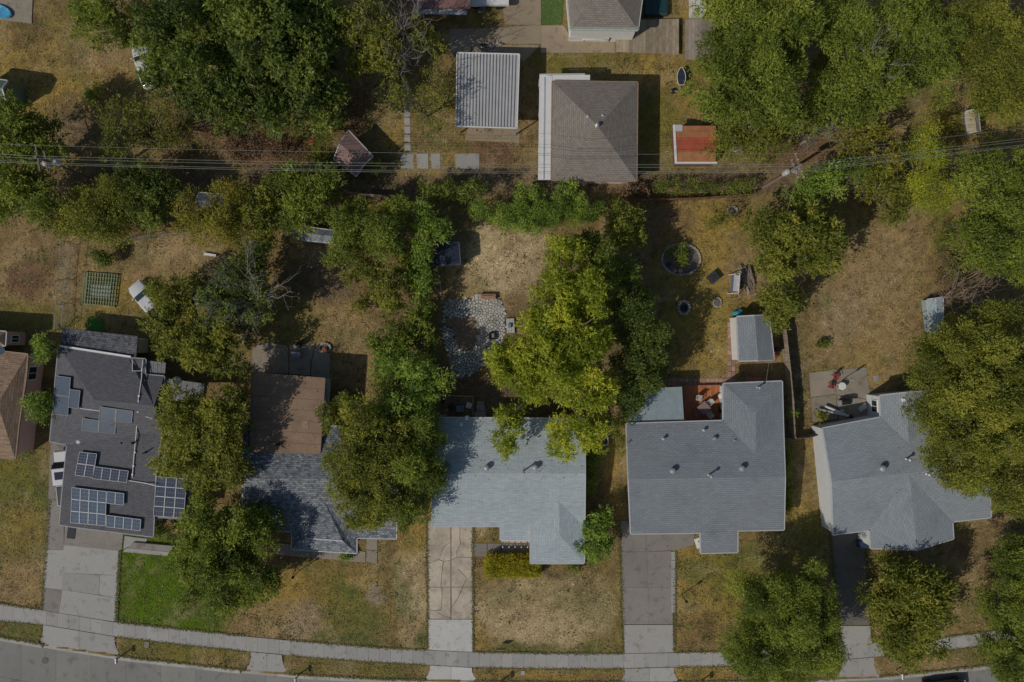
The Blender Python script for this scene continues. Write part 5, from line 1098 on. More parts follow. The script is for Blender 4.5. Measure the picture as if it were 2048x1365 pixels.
for i, (x, y) in enumerate(pts):
    if not inside[i]: continue
    poly = [(x - 10, y - 10), (x + 10, y - 10), (x + 10, y + 10), (x - 10, y + 10)]
    for j in np.argsort((A_[:, 0] - x) ** 2 + (A_[:, 1] - y) ** 2)[1:16]:
        a, b_ = pts[j]; mx_, my_ = (x + a) / 2, (y + b_) / 2; poly = clip_half(poly, (mx_, my_), (a - x, b_ - y))
        if len(poly) < 3: break
    if len(poly) < 3: continue
    cx = sum(p[0] for p in poly) / len(poly); cy = sum(p[1] for p in poly) / len(poly)
    poly = [(cx + (p[0] - cx) * .84, cy + (p[1] - cy) * .84) for p in poly]
    h_ = .01 + .03 * r_.random(); pw_ = [W(*p).xy for p in poly]
    top = [Vector(((p.x - W(cx, cy).x) * .88 + W(cx, cy).x, (p.y - W(cx, cy).y) * .88 + W(cx, cy).y)) for p in pw_]
    n = len(pw_); mb = rest if cntp >= 300 else MB()
    mb.add([(p.x, p.y, -.1) for p in pw_] + [(p.x, p.y, h_ - .015) for p in pw_] + [(p.x, p.y, h_) for p in top], [tuple(range(2 * n, 3 * n))[::-1]] + [(k, n + k, n + (k + 1) % n, (k + 1) % n) for k in range(n)] + [(n + k, 2 * n + k, 2 * n + (k + 1) % n, n + (k + 1) % n) for k in range(n)])
    if cntp < 300: mb.build('flagstone', M_stone, pat)
    cntp += 1
if rest.v: o = rest.build('flagstones', M_stone, pat); o['kind'] = 'stuff'
print('stones', cntp)
# bed of earth between the stones
MB().prism([W(*p).xy for p in PAT], -.12, -.03).build('bedding', plain('bedding_earth', (0.075, 0.062, 0.05), .95, var=.3), pat)
MB().prism([W(*p).xy for p in HOLE], -.1, -.008).build('bare_earth', plain('tan_earth', (0.27, 0.185, 0.125), .97, var=.35, scale=2.5, bump=.5), pat)
st = empty_struct('back_steps', W(965, 725))
for p, z in (([(955, 710), (972, 709), (972, 722), (955, 722)], .08), ([(961, 723), (972, 723), (972, 732), (961, 732)], .06), ([(954, 803), (968, 803), (968, 808), (954, 808)], .08), ([(953, 809), (970, 809), (970, 822), (953, 822)], .16), ([(949, 823), (972, 823), (972, 838), (949, 838)], .28)):
    slab(st, 'step_slab', p, M_walk, top=z)

# ---------------------------------------------------------------- stone rings
M_rst = wood('ring_stone', (0.32, 0.29, 0.25), (0.46, 0.42, 0.36), 5, .9)
def ring(label, px, py, rx, ry, n, sw, sh, h_, fillmat, name, cat, core=None, tiers=1):
    c = W(px, py); t = thing(name, c, label, cat)
    for q in range(tiers):
        for k in range(n):
            a = 2 * math.pi * (k + .5 * q) / n; x, y = rx / 20 * math.cos(a), ry / 20 * math.sin(a)
            MB().box((x, y, h_ * (q + .5)), (sw * random.uniform(.85, 1.05), sh * random.uniform(.85, 1.1), h_ * random.uniform(.85, 1)), a + math.pi / 2 + random.uniform(-.08, .08), .9).build('stone', M_rst, t, local=True)
    MB().lathe((0, 0, -.05), [((rx / 20 - sh * .4), 0), ((rx / 20 - sh * .4), .09), ((rx / 40), .14), (.05, .15)], 20, Matrix.Diagonal((1, ry / rx, 1))).build('soil', fillmat, t, local=True)
    if core: MB().lathe((0.05, -.02, .02), [(core, 0), (core, .3), (core * .85, .3), (core * .8, .12), (.05, .1)], 18).build('fire_bowl', M_black, t, local=True)
M_mulch = plain('mulch', (0.15, 0.13, 0.11), .95, var=.4, scale=6)
ring('round stone edged flower bed on the ochre lawn', 1362, 519, 38, 31, 40, .27, .2, .16, M_mulch, 'flower_bed', 'flower bed')
ring('stone fire pit ring with black bowl on the ochre lawn', 1367, 616, 11, 13, 12, .32, .3, .22, M_mulch, 'fire_pit', 'fire pit', .3, 1)
ring('small stone planting ring near the garden swing', 1434, 605, 8, 9, 14, .2, .14, .14, M_mulch, 'planting_ring', 'planting ring')
ring('rough ring of earth clods by the rusty fence', 1464, 422, 10, 8, 11, .3, .2, .12, plain('earth_fill', (0.2, 0.15, 0.1)), 'stump_ring', 'stump ring')
for (x, y, s, lb) in ((1336, 530, .22, 'dark pot at the west side of the stone edged flower bed'), (1348, 543, .2, 'dark pot beside the tan pot in the flower bed'), (1359, 543, .24, 'round tan pot in the flower bed')):
    p = W(x, y); single('flower_pot', MB().lathe(p, [(s * .6, .05), (s, .4), (s * .95, .43), (s * .85, .4), (s * .75, .36), (.02, .36)], 16), plain('tan_pot', (0.4, 0.3, 0.2)) if 'tan pot in' in lb else M_black, lb, 'pot', loc=p)

# ---------------------------------------------------------------- fences
def fence(label, pts, h_, mat, pick=.15, name='wood_fence', cat='fence', gapf=.06, post=2.4, rail=True):
    P = [W(*p) for p in pts]; t = thing(name, P[0], label, cat); pm = None
    for a, b_ in zip(P[:-1], P[1:]):
        L = (b_ - a).length; n = max(1, int(L / pick)); ang = math.atan2(b_.y - a.y, b_.x - a.x)
        for k in range(n):
            p = a.lerp(b_, (k + .5) / n); hh = h_ * random.uniform(.97, 1.02)
            MB().box((p.x, p.y, hh / 2), (pick * (1 - gapf), .025, hh), ang).build('picket', mat, t)
        m_ = max(1, int(L / post)); o = Vector((-math.sin(ang), math.cos(ang), 0)) * .06
        for k in range(m_ + 1):
            p = a.lerp(b_, k / m_) + o; MB().box((p.x, p.y, h_ / 2), (.09, .09, h_), ang).build('post', mat, t)
        for z in (.35, h_ - .3): MB().bar(a + o * .7 + Vector((0, 0, z)), b_ + o * .7 + Vector((0, 0, z)), .04, .09).build('rail', mat, t)
def chainlink(label, pts, h_=1.2):
    P = [W(*p) for p in pts]; t = thing('chain_link_fence', P[0], label, 'fence'); wm = MB()
    for a, b_ in zip(P[:-1], P[1:]):
        L = (b_ - a).length; m_ = max(1, round(L / 2.6))
        for k in range(m_ + 1): p = a.lerp(b_, k / m_); MB().tube([(p.x, p.y, -.1), (p.x, p.y, h_)], .03, 6).build('post', M_metal, t)
        MB().tube([a + Vector((0, 0, h_)), b_ + Vector((0, 0, h_))], .022, 6).build('rail', M_metal, t)
        n = int(L / .2)
        for k in range(n):
            p, q = a.lerp(b_, k / n), a.lerp(b_, (k + 1) / n)
            for z in np.arange(.05, h_ - .1, .2):
                wm.bar((p.x, p.y, z), (q.x, q.y, z + .2), .006, .006); wm.bar((q.x, q.y, z), (p.x, p.y, z + .2), .006, .006)
    o = wm.build('wire_mesh', M_metal, t); o['kind'] = 'stuff'
M_rust = wood('rusty_fence_board', (0.2, 0.09, 0.055), (0.3, 0.15, 0.09))
fence('grey wooden picket fence between the shed and the far right yard', [(1559, 652), (1567, 720), (1575, 800), (1578, 872)], 1.6, M_postw)
fence('low rusty board fence along the back of the ochre lawn', [(1225, 404), (1300, 403), (1400, 400), (1500, 392)], 1.1, M_rust)
fence('short board fence joining the grey house and the pale house', [(1569, 876), (1612, 872), (1635, 864)], 1.3, M_postw)
fence('short leaning board fence under the wires behind the slate house', [(695, 388), (735, 393), (790, 397)], 1.2, M_postw)
chainlink('chain-link fence running up the dry left yard, western line', [(124, 660), (130, 560), (138, 485)]); chainlink('chain-link fence running up the dry left yard, eastern line', [(138, 655), (146, 560), (154, 490)])
chainlink('chain-link fence beside the navy shed and stone patio', [(888, 602), (880, 560), (874, 528)]); chainlink('chain-link fence along the thicket above the dry left yard', [(240, 487), (310, 476), (390, 468)])

# ---------------------------------------------------------------- power poles and lines
M_pole = plain('pole_wood', (0.23, 0.17, 0.13), .9, var=.2, scale=3)
def pole(label, px, py, z, ang):
    top = W(px, py, z); t = thing('power_pole', (top.x, top.y, 0), label, 'power pole')
    MB().tube([(0, 0, -.3), (0, 0, z)], [.17, .12], 10).build('shaft', M_pole, t, local=True)
    d = Vector((math.cos(ang), math.sin(ang), 0))
    for zz, L in ((z - .35, 1.2), (z - 1.4, .9)):
        MB().bar(-d * L + Vector((0, 0, zz)), d * L + Vector((0, 0, zz)), .1, .12).build('crossarm', M_pole, t, local=True)
        for s in (-.9, -.45, .45, .9): MB().lathe(d * L * s + Vector((0, 0, zz + .05)), [(.02, 0), (.045, .05), (.03, .1), (.045, .14), (.02, .2)], 8).build('insulator', M_trim, t, local=True)
    for s in (-1, 1): MB().lathe(Vector((d.y * .45 * s, -d.x * .45 * s, z - 2.6)) , [(.22, 0), (.25, .08), (.25, .75), (.2, .85), (.06, .9)], 14).build('transformer', plain('transformer_grey', (0.5, 0.5, 0.5), .5), t, local=True)
    return top, d
t1, d1 = pole('power pole with crossarms and pale transformers by the bare tree', 1602, 330, 9.0, 1.9)
t0, d0 = pole('power pole with crossarms among the trees at the left', 70, 314, 9.0, 1.75)
M_wire = plain('aluminium_wire', (0.3, 0.32, 0.28), .5, .2)
tL = W(-600, 270, 9.0); tR = W(2700, 195, 9.0)
WN = ['uppermost thin line', 'second line from the top', 'third line from the top', 'fourth line from the top', 'lowest thick cable']
for i, (off, dz, rad) in enumerate(((1.0, 0.05, .011), (.1, -.1, .013), (-.12, -.1, .013), (-.38, -.5, .014), (-.5, -.55, .016))):
    pts = []
    for A, B, da, db, sag in ((tL, t0, d0, d0, .5), (t0, t1, d0, d1, 1.1 + .12 * i), (t1, tR, d1, d1, .8)):
        a = A + da * off + Vector((0, 0, dz)); b_ = B + db * off + Vector((0, 0, dz))
        for k in range(24 if A is t0 else 12):
            u = k / (24 if A is t0 else 12); p = a.lerp(b_, u); p.z -= 4 * sag * u * (1 - u); pts.append(p)
    single('power_line', MB().tube(pts, rad, 5), M_wire, f'{WN[i]} of the power lines crossing the back gardens', 'power line', 'power lines over the back gardens', loc=pts[20])
single('service_wire', MB().tube([W(1602, 330, 8.0), W(1575, 420, 6.2), W(1550, 640, 3.2), W(1530, 780, 3.3)], .012, 5), M_wire, 'thin service wire from the power pole down to the grey house', 'wire', loc=W(1575, 420, 6))

# ---------------------------------------------------------------- vehicles
def car(label, px, py, rot, paint, name='parked_car', cat='car', Lc=4.5, Wc=1.8):
    t = thing(name, W(px, py), label, cat, None, rot)     # local +x is forward
    hl, hw = Lc / 2, Wc / 2
    sec = [(-hl, .72, .45, .85), (-hl + .12, .9, .35, .98), (-hl * .62, 1, .25, 1.02), (0, 1, .22, .98), (hl * .42, 1, .22, .95), (hl * .8, .95, .25, .82), (hl - .1, .82, .35, .7), (hl, .66, .42, .6)]
    vs = []; fs = []
    for x, k, z0, z1 in sec:
        w = hw * k; vs += [(x, -w * .95, z0), (x, -w, (z0 + z1) / 2), (x, -w * .93, z1 - .06), (x, -w * .78, z1), (x, 0, z1 + .03), (x, w * .78, z1), (x, w * .93, z1 - .06), (x, w, (z0 + z1) / 2), (x, w * .95, z0)]
    for i in range(len(sec) - 1):
        for k in range(8): fs.append((i * 9 + k, i * 9 + k + 1, (i + 1) * 9 + k + 1, (i + 1) * 9 + k))
        fs.append((i * 9 + 8, i * 9, (i + 1) * 9, (i + 1) * 9 + 8))
    fs += [tuple(range(9))[::-1], tuple(range((len(sec) - 1) * 9, len(sec) * 9))]
    body = MB().add(vs, [f[::-1] for f in fs]).build('body', paint, t, local=True, smooth=True)
    xb, xr, xf, xw = -hl * .82, -hl * .5, hl * .12, hl * .45; zr = 1.45
    cab = MB(); c = [(xr, -hw * .62, zr), (xf, -hw * .62, zr), (xf, hw * .62, zr), (xr, hw * .62, zr)]
    cab.add([(xr - .02, -hw * .66, zr - .05), (xf + .02, -hw * .66, zr - .05), (xf + .02, hw * .66, zr - .05), (xr - .02, hw * .66, zr - .05)] + [(x * .97, y * .9, z + .03) for x, y, z in c], [(4, 5, 6, 7), (0, 1, 5, 4), (1, 2, 6, 5), (2, 3, 7, 6), (3, 0, 4, 7), (3, 2, 1, 0)]).build('cabin_roof', paint, t, local=True)
    gl = glass()
    def pane(nm, a): MB().add(a, [(0, 1, 2, 3)]).build(nm, gl, t, local=True)
    pane('windscreen', [(xf + .02, -hw * .66, zr - .05), (xw, -hw * .8, .97), (xw, hw * .8, .97), (xf + .02, hw * .66, zr - .05)])
    pane('rear_window', [(xr - .02, hw * .66, zr - .05), (xb, hw * .8, 1.02), (xb, -hw * .8, 1.02), (xr - .02, -hw * .66, zr - .05)])
    for s in (-1, 1):
        pane('side_window', [(xr - .02, s * hw * .66, zr - .05), (xf + .02, s * hw * .66, zr - .05), (xw, s * hw * .8, .97), (xb, s * hw * .8, 1.02)])
        MB().box((hl - .12, s * hw * .6, .62), (.12, .32, .12)).build('headlight', plain('headlight', (.7, .72, .72), .2), t, local=True); MB().box((-hl + .08, s * hw * .6, .78), (.1, .3, .12)).build('tail_light', plain('tail_light', (.3, .02, .02), .3), t, local=True)
        MB().box((xw - .1, s * (hw + .06), 1.0), (.12, .16, .1)).build('wing_mirror', paint, t, local=True)
        for x in (-hl * .6, hl * .62):
            MB().tube([(x, s * (hw - .2), .33), (x, s * (hw + .01), .33)], .33, 16).build('wheel', M_rubber, t, local=True)
    return t
P_white = plain('white_car_paint', (0.62, 0.63, 0.65), .3, var=.03, coat=.5); P_black = plain('black_car_paint', (0.012, 0.012, 0.014), .25, var=.1, coat=.6); P_grey = plain('blue_grey_car_paint', (0.13, 0.16, 0.21), .3, var=.05, coat=.5)
car('white car parked askew under an olive tree on the dry lawn', 303, 603, math.radians(131), P_white)
car('white car almost hidden under the huge dark tree', 298, 138, math.radians(108), P_white)
car('blue-grey car peeping out beside the bare branches', 428, 600, math.radians(160), P_grey)
car('black car at the kerb in the lower right', 1880, 1374, math.radians(7), P_black)
# white pickup beside the solar house
t = thing('pickup_truck', W(143, 952), 'white pickup truck with dark bed cover beside the charcoal house', 'pickup truck', None, math.radians(96))
def lb(nm, c, s, mat, top=1.0, bv=.05, par=None): return MB().box(c, s, 0, top).build(nm, mat, par or t, local=True, bevel=bv)
lb('body', (0, 0, .68), (5.4, 1.85, .55), P_white); lb('bonnet', (1.95, 0, 1.02), (1.45, 1.75, .18), P_white, .93); lb('cab_roof', (.25, 0, 1.78), (1.7, 1.5, .1), P_white, .94)
MB().add([(1.1, -.75, 1.76), (1.65, -.88, 1.08), (1.65, .88, 1.08), (1.1, .75, 1.76)], [(0, 1, 2, 3)]).build('windscreen', glass(), t, local=True); MB().add([(-.6, .75, 1.76), (-.75, .88, 1.08), (-.75, -.88, 1.08), (-.6, -.75, 1.76)], [(0, 1, 2, 3)]).build('rear_window', glass(), t, local=True)
for s in (-1, 1): MB().add([(-.6, s * .75, 1.76), (1.1, s * .75, 1.76), (1.65, s * .89, 1.08), (-.75, s * .89, 1.08)], [(0, 1, 2, 3)]).build('side_window', glass(), t, local=True)
lb('door_panel', (.4, 0, 1.0), (2.4, 1.82, .18), P_white); lb('bed_wall', (-1.75, .87, 1.05), (1.85, .1, .25), P_white); lb('bed_wall', (-1.75, -.87, 1.05), (1.85, .1, .25), P_white); lb('tailgate', (-2.64, 0, 1.05), (.08, 1.7, .25), P_white)
lb('bed_cover', (-1.72, 0, 1.1), (1.75, 1.62, .06), P_black); lb('sunroof', (.35, 0, 1.835), (.75, .9, .02), glass('sunroof_glass', (.03, .03, .06)), 1, 0)
for s in (-1, 1):
    for x in (-1.7, 1.75): MB().tube([(x, s * .72, .38), (x, s * .95, .38)], .38, 16).build('wheel', M_rubber, t, local=True)
    lb('headlight', (2.68, s * .7, .8), (.1, .3, .16), plain('headlight', (.7, .72, .72), .2)); lb('wing_mirror', (1.35, s * 1.02, 1.15), (.14, .2, .16), P_black)

# ---------------------------------------------------------------- yard furniture and small things
def chair(label, px, py, rot, mat, z=0.0, group=None, s=1.0, name='garden_chair'):
    p = W(px, py, z); t = thing(name, p, label, 'chair', group, rot)
    MB().box((0, 0, .43 * s), (.5 * s, .5 * s, .05)).build('seat', mat, t, local=True); MB().box((-.25 * s, 0, .72 * s), (.06, .5 * s, .55 * s), 0, 1, ('Y', -.2)).build('backrest', mat, t, local=True)
    for sx in (-1, 1):
        for sy in (-1, 1): MB().box((sx * .21 * s, sy * .21 * s, .21 * s), (.05, .05, .42 * s)).build('leg', mat, t, local=True)
        MB().box((0, sx * .26 * s, .62 * s), (.48 * s, .05, .04)).build('armrest', mat, t, local=True)
def table(label, px, py, rot, mat, sx, sy, h_=.72, z=0.0, name='garden_table', round_=False):
    p = W(px, py, z); t = thing(name, p, label, 'table', None, rot)
    if round_: MB().lathe((0, 0, h_ - .05), [(sx / 2 * .96, 0), (sx / 2, .02), (sx / 2, .05), (.02, .055)], 24).build('table_top', mat, t, local=True)
    else: MB().box((0, 0, h_), (sx, sy, .05)).build('table_top', mat, t, local=True)
    k = .3 if round_ else .43
    for a in (-1, 1):
        for b_ in (-1, 1): MB().box((a * sx * k, b_ * sy * k, h_ / 2 - .02), (.05, .05, h_ - .05)).build('leg', mat, t, local=True)
M_pinkish = plain('faded_mauve', (0.26, 0.18, 0.165), .7); M_cush = plain('grey_cushion', (0.42, 0.41, 0.38), .9)
table('square mauve table standing diagonally on the orange deck', 1404, 815, math.radians(40), M_pinkish, 1.0, 1.0, .72, .36)
for x, y, a, c, lb_ in ((1395, 796, -100, M_cush, 'grey cushioned chair at the top of the mauve table'), (1417, 804, -140, M_cush, 'pale cushioned chair at the upper right of the mauve table'), (1392, 826, 35, M_pinkish, 'mauve chair at the lower left of the mauve table'), (1416, 828, 130, M_cush, 'grey chair at the lower right of the mauve table')):
    chair(lb_, x, y, math.radians(a), c, .36, 'chairs around the mauve table', 1.0)
def barrel(label, px, py, r, h_, mat, name, cat, z=0, lid=None):
    p = W(px, py, z); t = thing(name, p, label, cat)
    MB().lathe((0, 0, 0), [(r * .85, 0), (r, h_ * .1), (r, h_ * .9), (r * .95, h_)], 18).build('body', mat, t, local=True, smooth=False); MB().lathe((0, 0, h_), [(r * 1.04, 0), (r * 1.04, .05), (r * .5, .1), (.03, .11)], 18).build('lid', lid or mat, t, local=True)
def grill(label, px, py, rot, z=0.0, mat=M_black):
    t = thing('barbecue_grill', W(px, py, z), label, 'grill', None, rot)
    MB().box((0, 0, .45), (.9, .5, .5)).build('cabinet', mat, t, local=True); MB().lathe((-.45, 0, .72), [(.28, 0), (.28, .9)], 14, Matrix.Rotation(math.pi / 2, 3, 'Y')).build('hood', mat, t, local=True)
    for s in (-1, 1): MB().box((s * .65, 0, .72), (.4, .45, .04)).build('side_shelf', M_metal, t, local=True); MB().tube([(s * .35, -.2, .1), (s * .35, .2, .1)], .1, 10).build('wheel', M_rubber, t, local=True)
grill('covered dark grill on the orange deck against the grey house', 1441, 815, math.radians(90), .36)
barrel('white pot beside the covered grill on the orange deck', 1440, 792, .3, .5, M_offw, 'deck_pot', 'pot', .36)
# swing bench
t = thing('garden_swing', W(1467, 570), 'white framed garden swing with blue seat on the ochre lawn', 'garden swing', None, math.radians(-4))
for y in (-.95, .95):
    for x in (-.55, .55): MB().bar((x, y, 0), (0, y, 1.7), .06, .06).build('leg', M_white, t, local=True)
MB().bar((0, -.95, 1.7), (0, .95, 1.7), .07, .07).build('top_beam', M_white, t, local=True); MB().box((-.12, 0, .5), (.5, 1.6, .1)).build('seat', plain('blue_seat', (.1, .16, .26), .8), t, local=True); MB().box((.2, 0, .82), (.1, 1.6, .55)).build('backrest', plain('blue_seat', (.1, .16, .26)), t, local=True)
MB().box((-.25, 0, 1.62), (.55, 1.6, .05), 0, 1, ('Y', .2)).build('canopy', plain('white_canvas', (.6, .6, .6), .9), t, local=True)
t = thing('fire_table', W(1424, 556), 'black square fire table standing askew on the ochre lawn', 'fire table', None, math.radians(38))
MB().box((0, 0, .25), (.85, .85, .5), 0, .95).build('base', M_black, t, local=True); MB().box((0, 0, .53), (1.0, 1.0, .06)).build('rim', plain('dark_steel', (.05, .05, .055), .5), t, local=True); MB().box((0, 0, .57), (.6, .6, .03)).build('grate', plain('ash', (.03, .03, .03)), t, local=True)
t = thing('brushwood_pile', W(1492, 550), 'pile of cut brushwood behind the garden swing', 'brushwood')
for k in range(60):
    a = W(1484 + random.uniform(-8, 14), 530 + random.uniform(0, 20)); b_ = W(1494 + random.uniform(-8, 16), 575 + random.uniform(-18, 12)); z = random.uniform(.02, .5)
    MB().tube([a + Vector((0, 0, z)), (a + b_) / 2 + Vector((random.uniform(-.15, .15), 0, z + .08)), b_ + Vector((0, 0, z * .6))], [.035, .03, .015], 5).build('stick', M_greybark if k % 2 else M_postw, t)
t = thing('plank_edging', W(1515, 590), 'weathered planks lying beside the brushwood', 'planks')
for a, b_ in (((1500, 592), (1534, 580)), ((1494, 572), (1497, 590)), ((1500, 577), (1512, 566))): MB().bar(W(*a, .08), W(*b_, .08), .22, .06).build('plank', M_postw, t)
t = thing('blue_tarp_heap', W(1473, 627), 'turquoise bundled tarp at the corner of the grey shingle shed', 'tarp')
MB().lathe((0, 0, 0), [(.42, 0), (.45, .3), (.3, .55), (.1, .62)], 9, Matrix.Diagonal((1.1, .7, 1))).build('bundle', plain('turquoise_tarp', (.03, .28, .38), .5, var=.3, scale=5), t, local=True); MB().lathe((.3, .2, .1), [(.25, 0), (.28, .2), (.1, .42)], 8).build('fold', plain('turquoise_tarp', (.03, .28, .38)), t, local=True)
t = thing('wooden_bench', W(1508, 757), 'small rusty red bench behind the grey house', 'bench'); 
for k in range(3): MB().box((0, -.16 + .16 * k, .42), (1.9, .14, .05)).build('seat_slat', M_rust, t, local=True)
for s in (-1, 1): MB().box((s * .8, 0, .2), (.08, .4, .4)).build('leg', M_rust, t, local=True)
barrel('red lidded gas can beside the grey shingle shed', 1548, 713, .22, .35, plain('red_plastic', (.35, .03, .02), .5), 'gas_can', 'can')
barrel('dark bin beside the grey shingle shed', 1553, 700, .28, .6, M_black, 'yard_bin', 'bin')
barrel('red round bin on the brown brush', 627, 290, .3, .75, plain('red_plastic', (.4, .04, .035), .5), 'red_bin', 'bin')
# far right patio
M_redc = plain('red_webbing', (.3, .04, .05), .7)
chair('red folding chair on the concrete patio, upper of two', 1668, 753, math.radians(-70), M_redc, 0, 'red chairs on the concrete patio'); chair('red folding chair on the concrete patio, lower of two', 1660, 771, math.radians(-10), M_redc, 0, 'red chairs on the concrete patio')
table('round white table on the concrete patio', 1678, 772, .3, M_white, .75, .75, .7, 0, round_=True)
single('umbrella_pole', MB().tube([W(1687, 758), W(1687, 758) + Vector((0, 0, 2.4))], .035, 8).lathe(W(1687, 758) + Vector((0, 0, 1.3)), [(.05, 0), (.1, .2), (.09, .8), (.03, 1.1)], 10), M_metal, 'furled umbrella on its pole beside the round white table', 'umbrella', loc=W(1687, 758))
grill('dark grill with white pots on the concrete patio', 1685, 803, math.radians(8))
for i, (a, b_, lb_) in enumerate((((1638, 819), (1697, 832), 'long white pipe lying on the concrete patio, lower of two'), ((1651, 813), (1690, 829), 'white pipe lying on the concrete patio, upper of two'))):
    single('white_pipe', MB().tube([W(*a, .25 + .1 * i), W(*b_, .2 + .12 * i)], .11, 10), M_white, lb_, 'pipe', loc=W(*a, .2))
table('low grey crate table in the shade of the pale house', 1722, 815, .6, M_trim, .9, .5, .35, 0, 'crate_table')
barrel('grey bucket at the end of the white pipes', 1681, 822, .2, .35, M_metal, 'bucket', 'bucket'); barrel('dark flower pot by the wall of the pale house', 1700, 833, .18, .3, M_black, 'flower_pot', 'pot')
t = thing('side_door', W(1751, 820), 'pale green door panel leaning by the pale house', 'door'); MB().box((0, 0, 1.0), (.06, 1.0, 2.0), .12).build('leaf', plain('pale_green_paint', (.3, .45, .4), .6), t, local=True)
def wheelie(label, px, py, mat, rot):
    t = thing('wheelie_bin', W(px, py), label, 'bin', None, rot)
    MB().box((0, 0, .5), (.55, .6, 1.0), 0, 1.12).build('body', mat, t, local=True); MB().box((0, 0, 1.04), (.66, .74, .08), 0, .95).build('lid', mat, t, local=True); MB().tube([(-.3, -.34, .95), (.3, -.34, .95)], .03, 6).build('handle', mat, t, local=True)
    for s in (-1, 1): MB().tube([(s * .28, -.3, .12), (s * .34, -.3, .12)], .12, 10).build('wheel', M_rubber, t, local=True)
wheelie('dark green wheeled bin beside the pale house garage', 1722, 1070, plain('green_bin', (.05, .12, .09), .5), .1); wheelie('dark blue wheeled bin below the green bin on the dark drive', 1717, 1084, plain('blue_bin', (.03, .05, .12), .5), .3)
# slate house patio
barrel('black round smoker on the back patio of the slate house', 598, 690, .33, .8, M_black, 'smoker', 'smoker'); table('blue-grey folding table on the back patio', 596, 710, 0, plain('blue_grey', (.2, .23, .28)), .9, .6)
ring('brick fire pit with terracotta bowl on the back patio edge', 650, 696, 11, 9, 12, .26, .2, .2, M_mulch, 'brick_fire_pit', 'fire pit'); barrel('terracotta pot at the brick fire pit', 651, 701, .24, .35, plain('terracotta', (.4, .17, .08), .8), 'terracotta_pot', 'pot')
# the lot: bench, fire pit, pallet, deck furniture, AC unit, sign
t = thing('garden_bench', W(976, 594), 'small bench of brown planks on grey blocks at the patio edge', 'bench')
for k in range(3): MB().box((0, -.18 + .18 * k, .42), (1.5, .13, .05)).build('seat_plank', wood('red_brown_plank', (.3, .16, .1), (.42, .24, .16)), t, local=True)
for s in (-1, 1):
    for k in (-1, 1): MB().box((s * .68, k * .14, .2), (.22, .24, .4)).build('block', M_trim, t, local=True)
t = thing('square_fire_pit', W(984, 673), 'square black fire pit on the flagstones', 'fire pit')
for a, s in (((0, .3), (.64, .1)), ((0, -.3), (.64, .1)), ((.27, 0), (.1, .5)), ((-.27, 0), (.1, .5))): MB().box((a[0], a[1], .2), (s[0], s[1], .4)).build('side', M_black, t, local=True)
MB().box((0, 0, .1), (.44, .5, .2)).build('ash', plain('pale_ash', (.25, .24, .22), .95), t, local=True)
t = thing('pallet', W(1021, 652), 'upright grey pallet of slats beside the flagstone patio', 'pallet', None, .05)
for k in range(5): MB().box((-.32 + .16 * k, 0, .17), (.13, 1.45, .03)).build('slat', M_trim, t, local=True)
for k in range(3): MB().box((0, -.65 + .65 * k, .08), (.8, .1, .14)).build('bearer', M_postw, t, local=True)
MB().box((-.1, .0, .3), (.3, .4, .22)).build('crate', plain('blue_grey', (.2, .23, .28)), t, local=True)
chair('round dark chair on the small brown deck', 905, 812, .4, M_black, .4, None, 1.0, 'deck_chair'); table('blue-grey side table on the small brown deck', 921, 817, 0, plain('slate_blue_cloth', (.2, .22, .32)), .75, .6, .5, .4); chair('chair with white cushion on the small brown deck', 938, 810, 2.8, M_white, .4, None, .95, 'deck_chair')
barrel('black pot at the corner of the small brown deck', 886, 800, .25, .5, M_black, 'deck_pot', 'pot', .35)
t = thing('air_conditioner', W(1206, 881), 'grey air conditioner in the gap east of the slate-blue house', 'air conditioner')
MB().box((0, 0, .4), (.85, .85, .8)).build('cabinet', M_metal, t, local=True); MB().lathe((0, 0, .8), [(.36, 0), (.36, .03), (.3, .04), (.04, .03)], 18).build('fan_grille', M_black, t, local=True)
t = thing('yard_sign', W(1002, 1293), 'thin black framed yard sign at the lawn edge by the sidewalk', 'sign')
for s in (-.4, 0, .4): MB().tube([(s, 0, -.1), (s, 0, .9)], .015, 6).build('stake', M_black, t, local=True)
MB().box((0, 0, .68), (.85, .03, .5)).build('board', M_postw, t, local=True)
def mailbox(label, px, py, rot):
    t = thing('mailbox', W(px, py), label, 'mailbox', None, rot)
    MB().box((0, 0, .5), (.1, .1, 1.0)).build('post', M_postw, t, local=True); MB().box((.08, 0, 1.0), (.5, .14, .05)).build('bracket', M_postw, t, local=True)
    MB().tube([(-.18, 0, 1.13), (.34, 0, 1.13)], .12, 12).build('box', M_metal, t, local=True); MB().box((.1, .13, 1.2), (.04, .02, .2)).build('flag', plain('red_plastic', (.4, .04, .035)), t, local=True)
mailbox('mailbox on its post at the kerb by the wide driveway', 245, 1310, -1.5); mailbox('mailbox on its post at the kerb by the dark driveway', 1792, 1341, -1.5); mailbox('mailbox on its post at the kerb below the dry front lawn', 598, 1349, -1.5); mailbox('mailbox on its post at the kerb by the cracked driveway', 1003, 1361, -1.5); mailbox('mailbox on its post at the kerb in front of the grey house', 1402, 1362, -1.5)
for x, y, lb_ in ((1363, 1189, 'dark lamp post with lantern on the lawn by the grey house drive'), (598, 1142, 'thin dark post on the front lawn of the slate house')):
    t = thing('garden_lamp', W(x, y), lb_, 'lamp post'); MB().tube([(0, 0, -.1), (0, 0, 1.75)], .04, 8).build('post', M_black, t, local=True); MB().lathe((0, 0, 1.72), [(.05, 0), (.12, .05), (.14, .3), (.06, .4), (.02, .46)], 10).build('lantern', M_black, t, local=True)
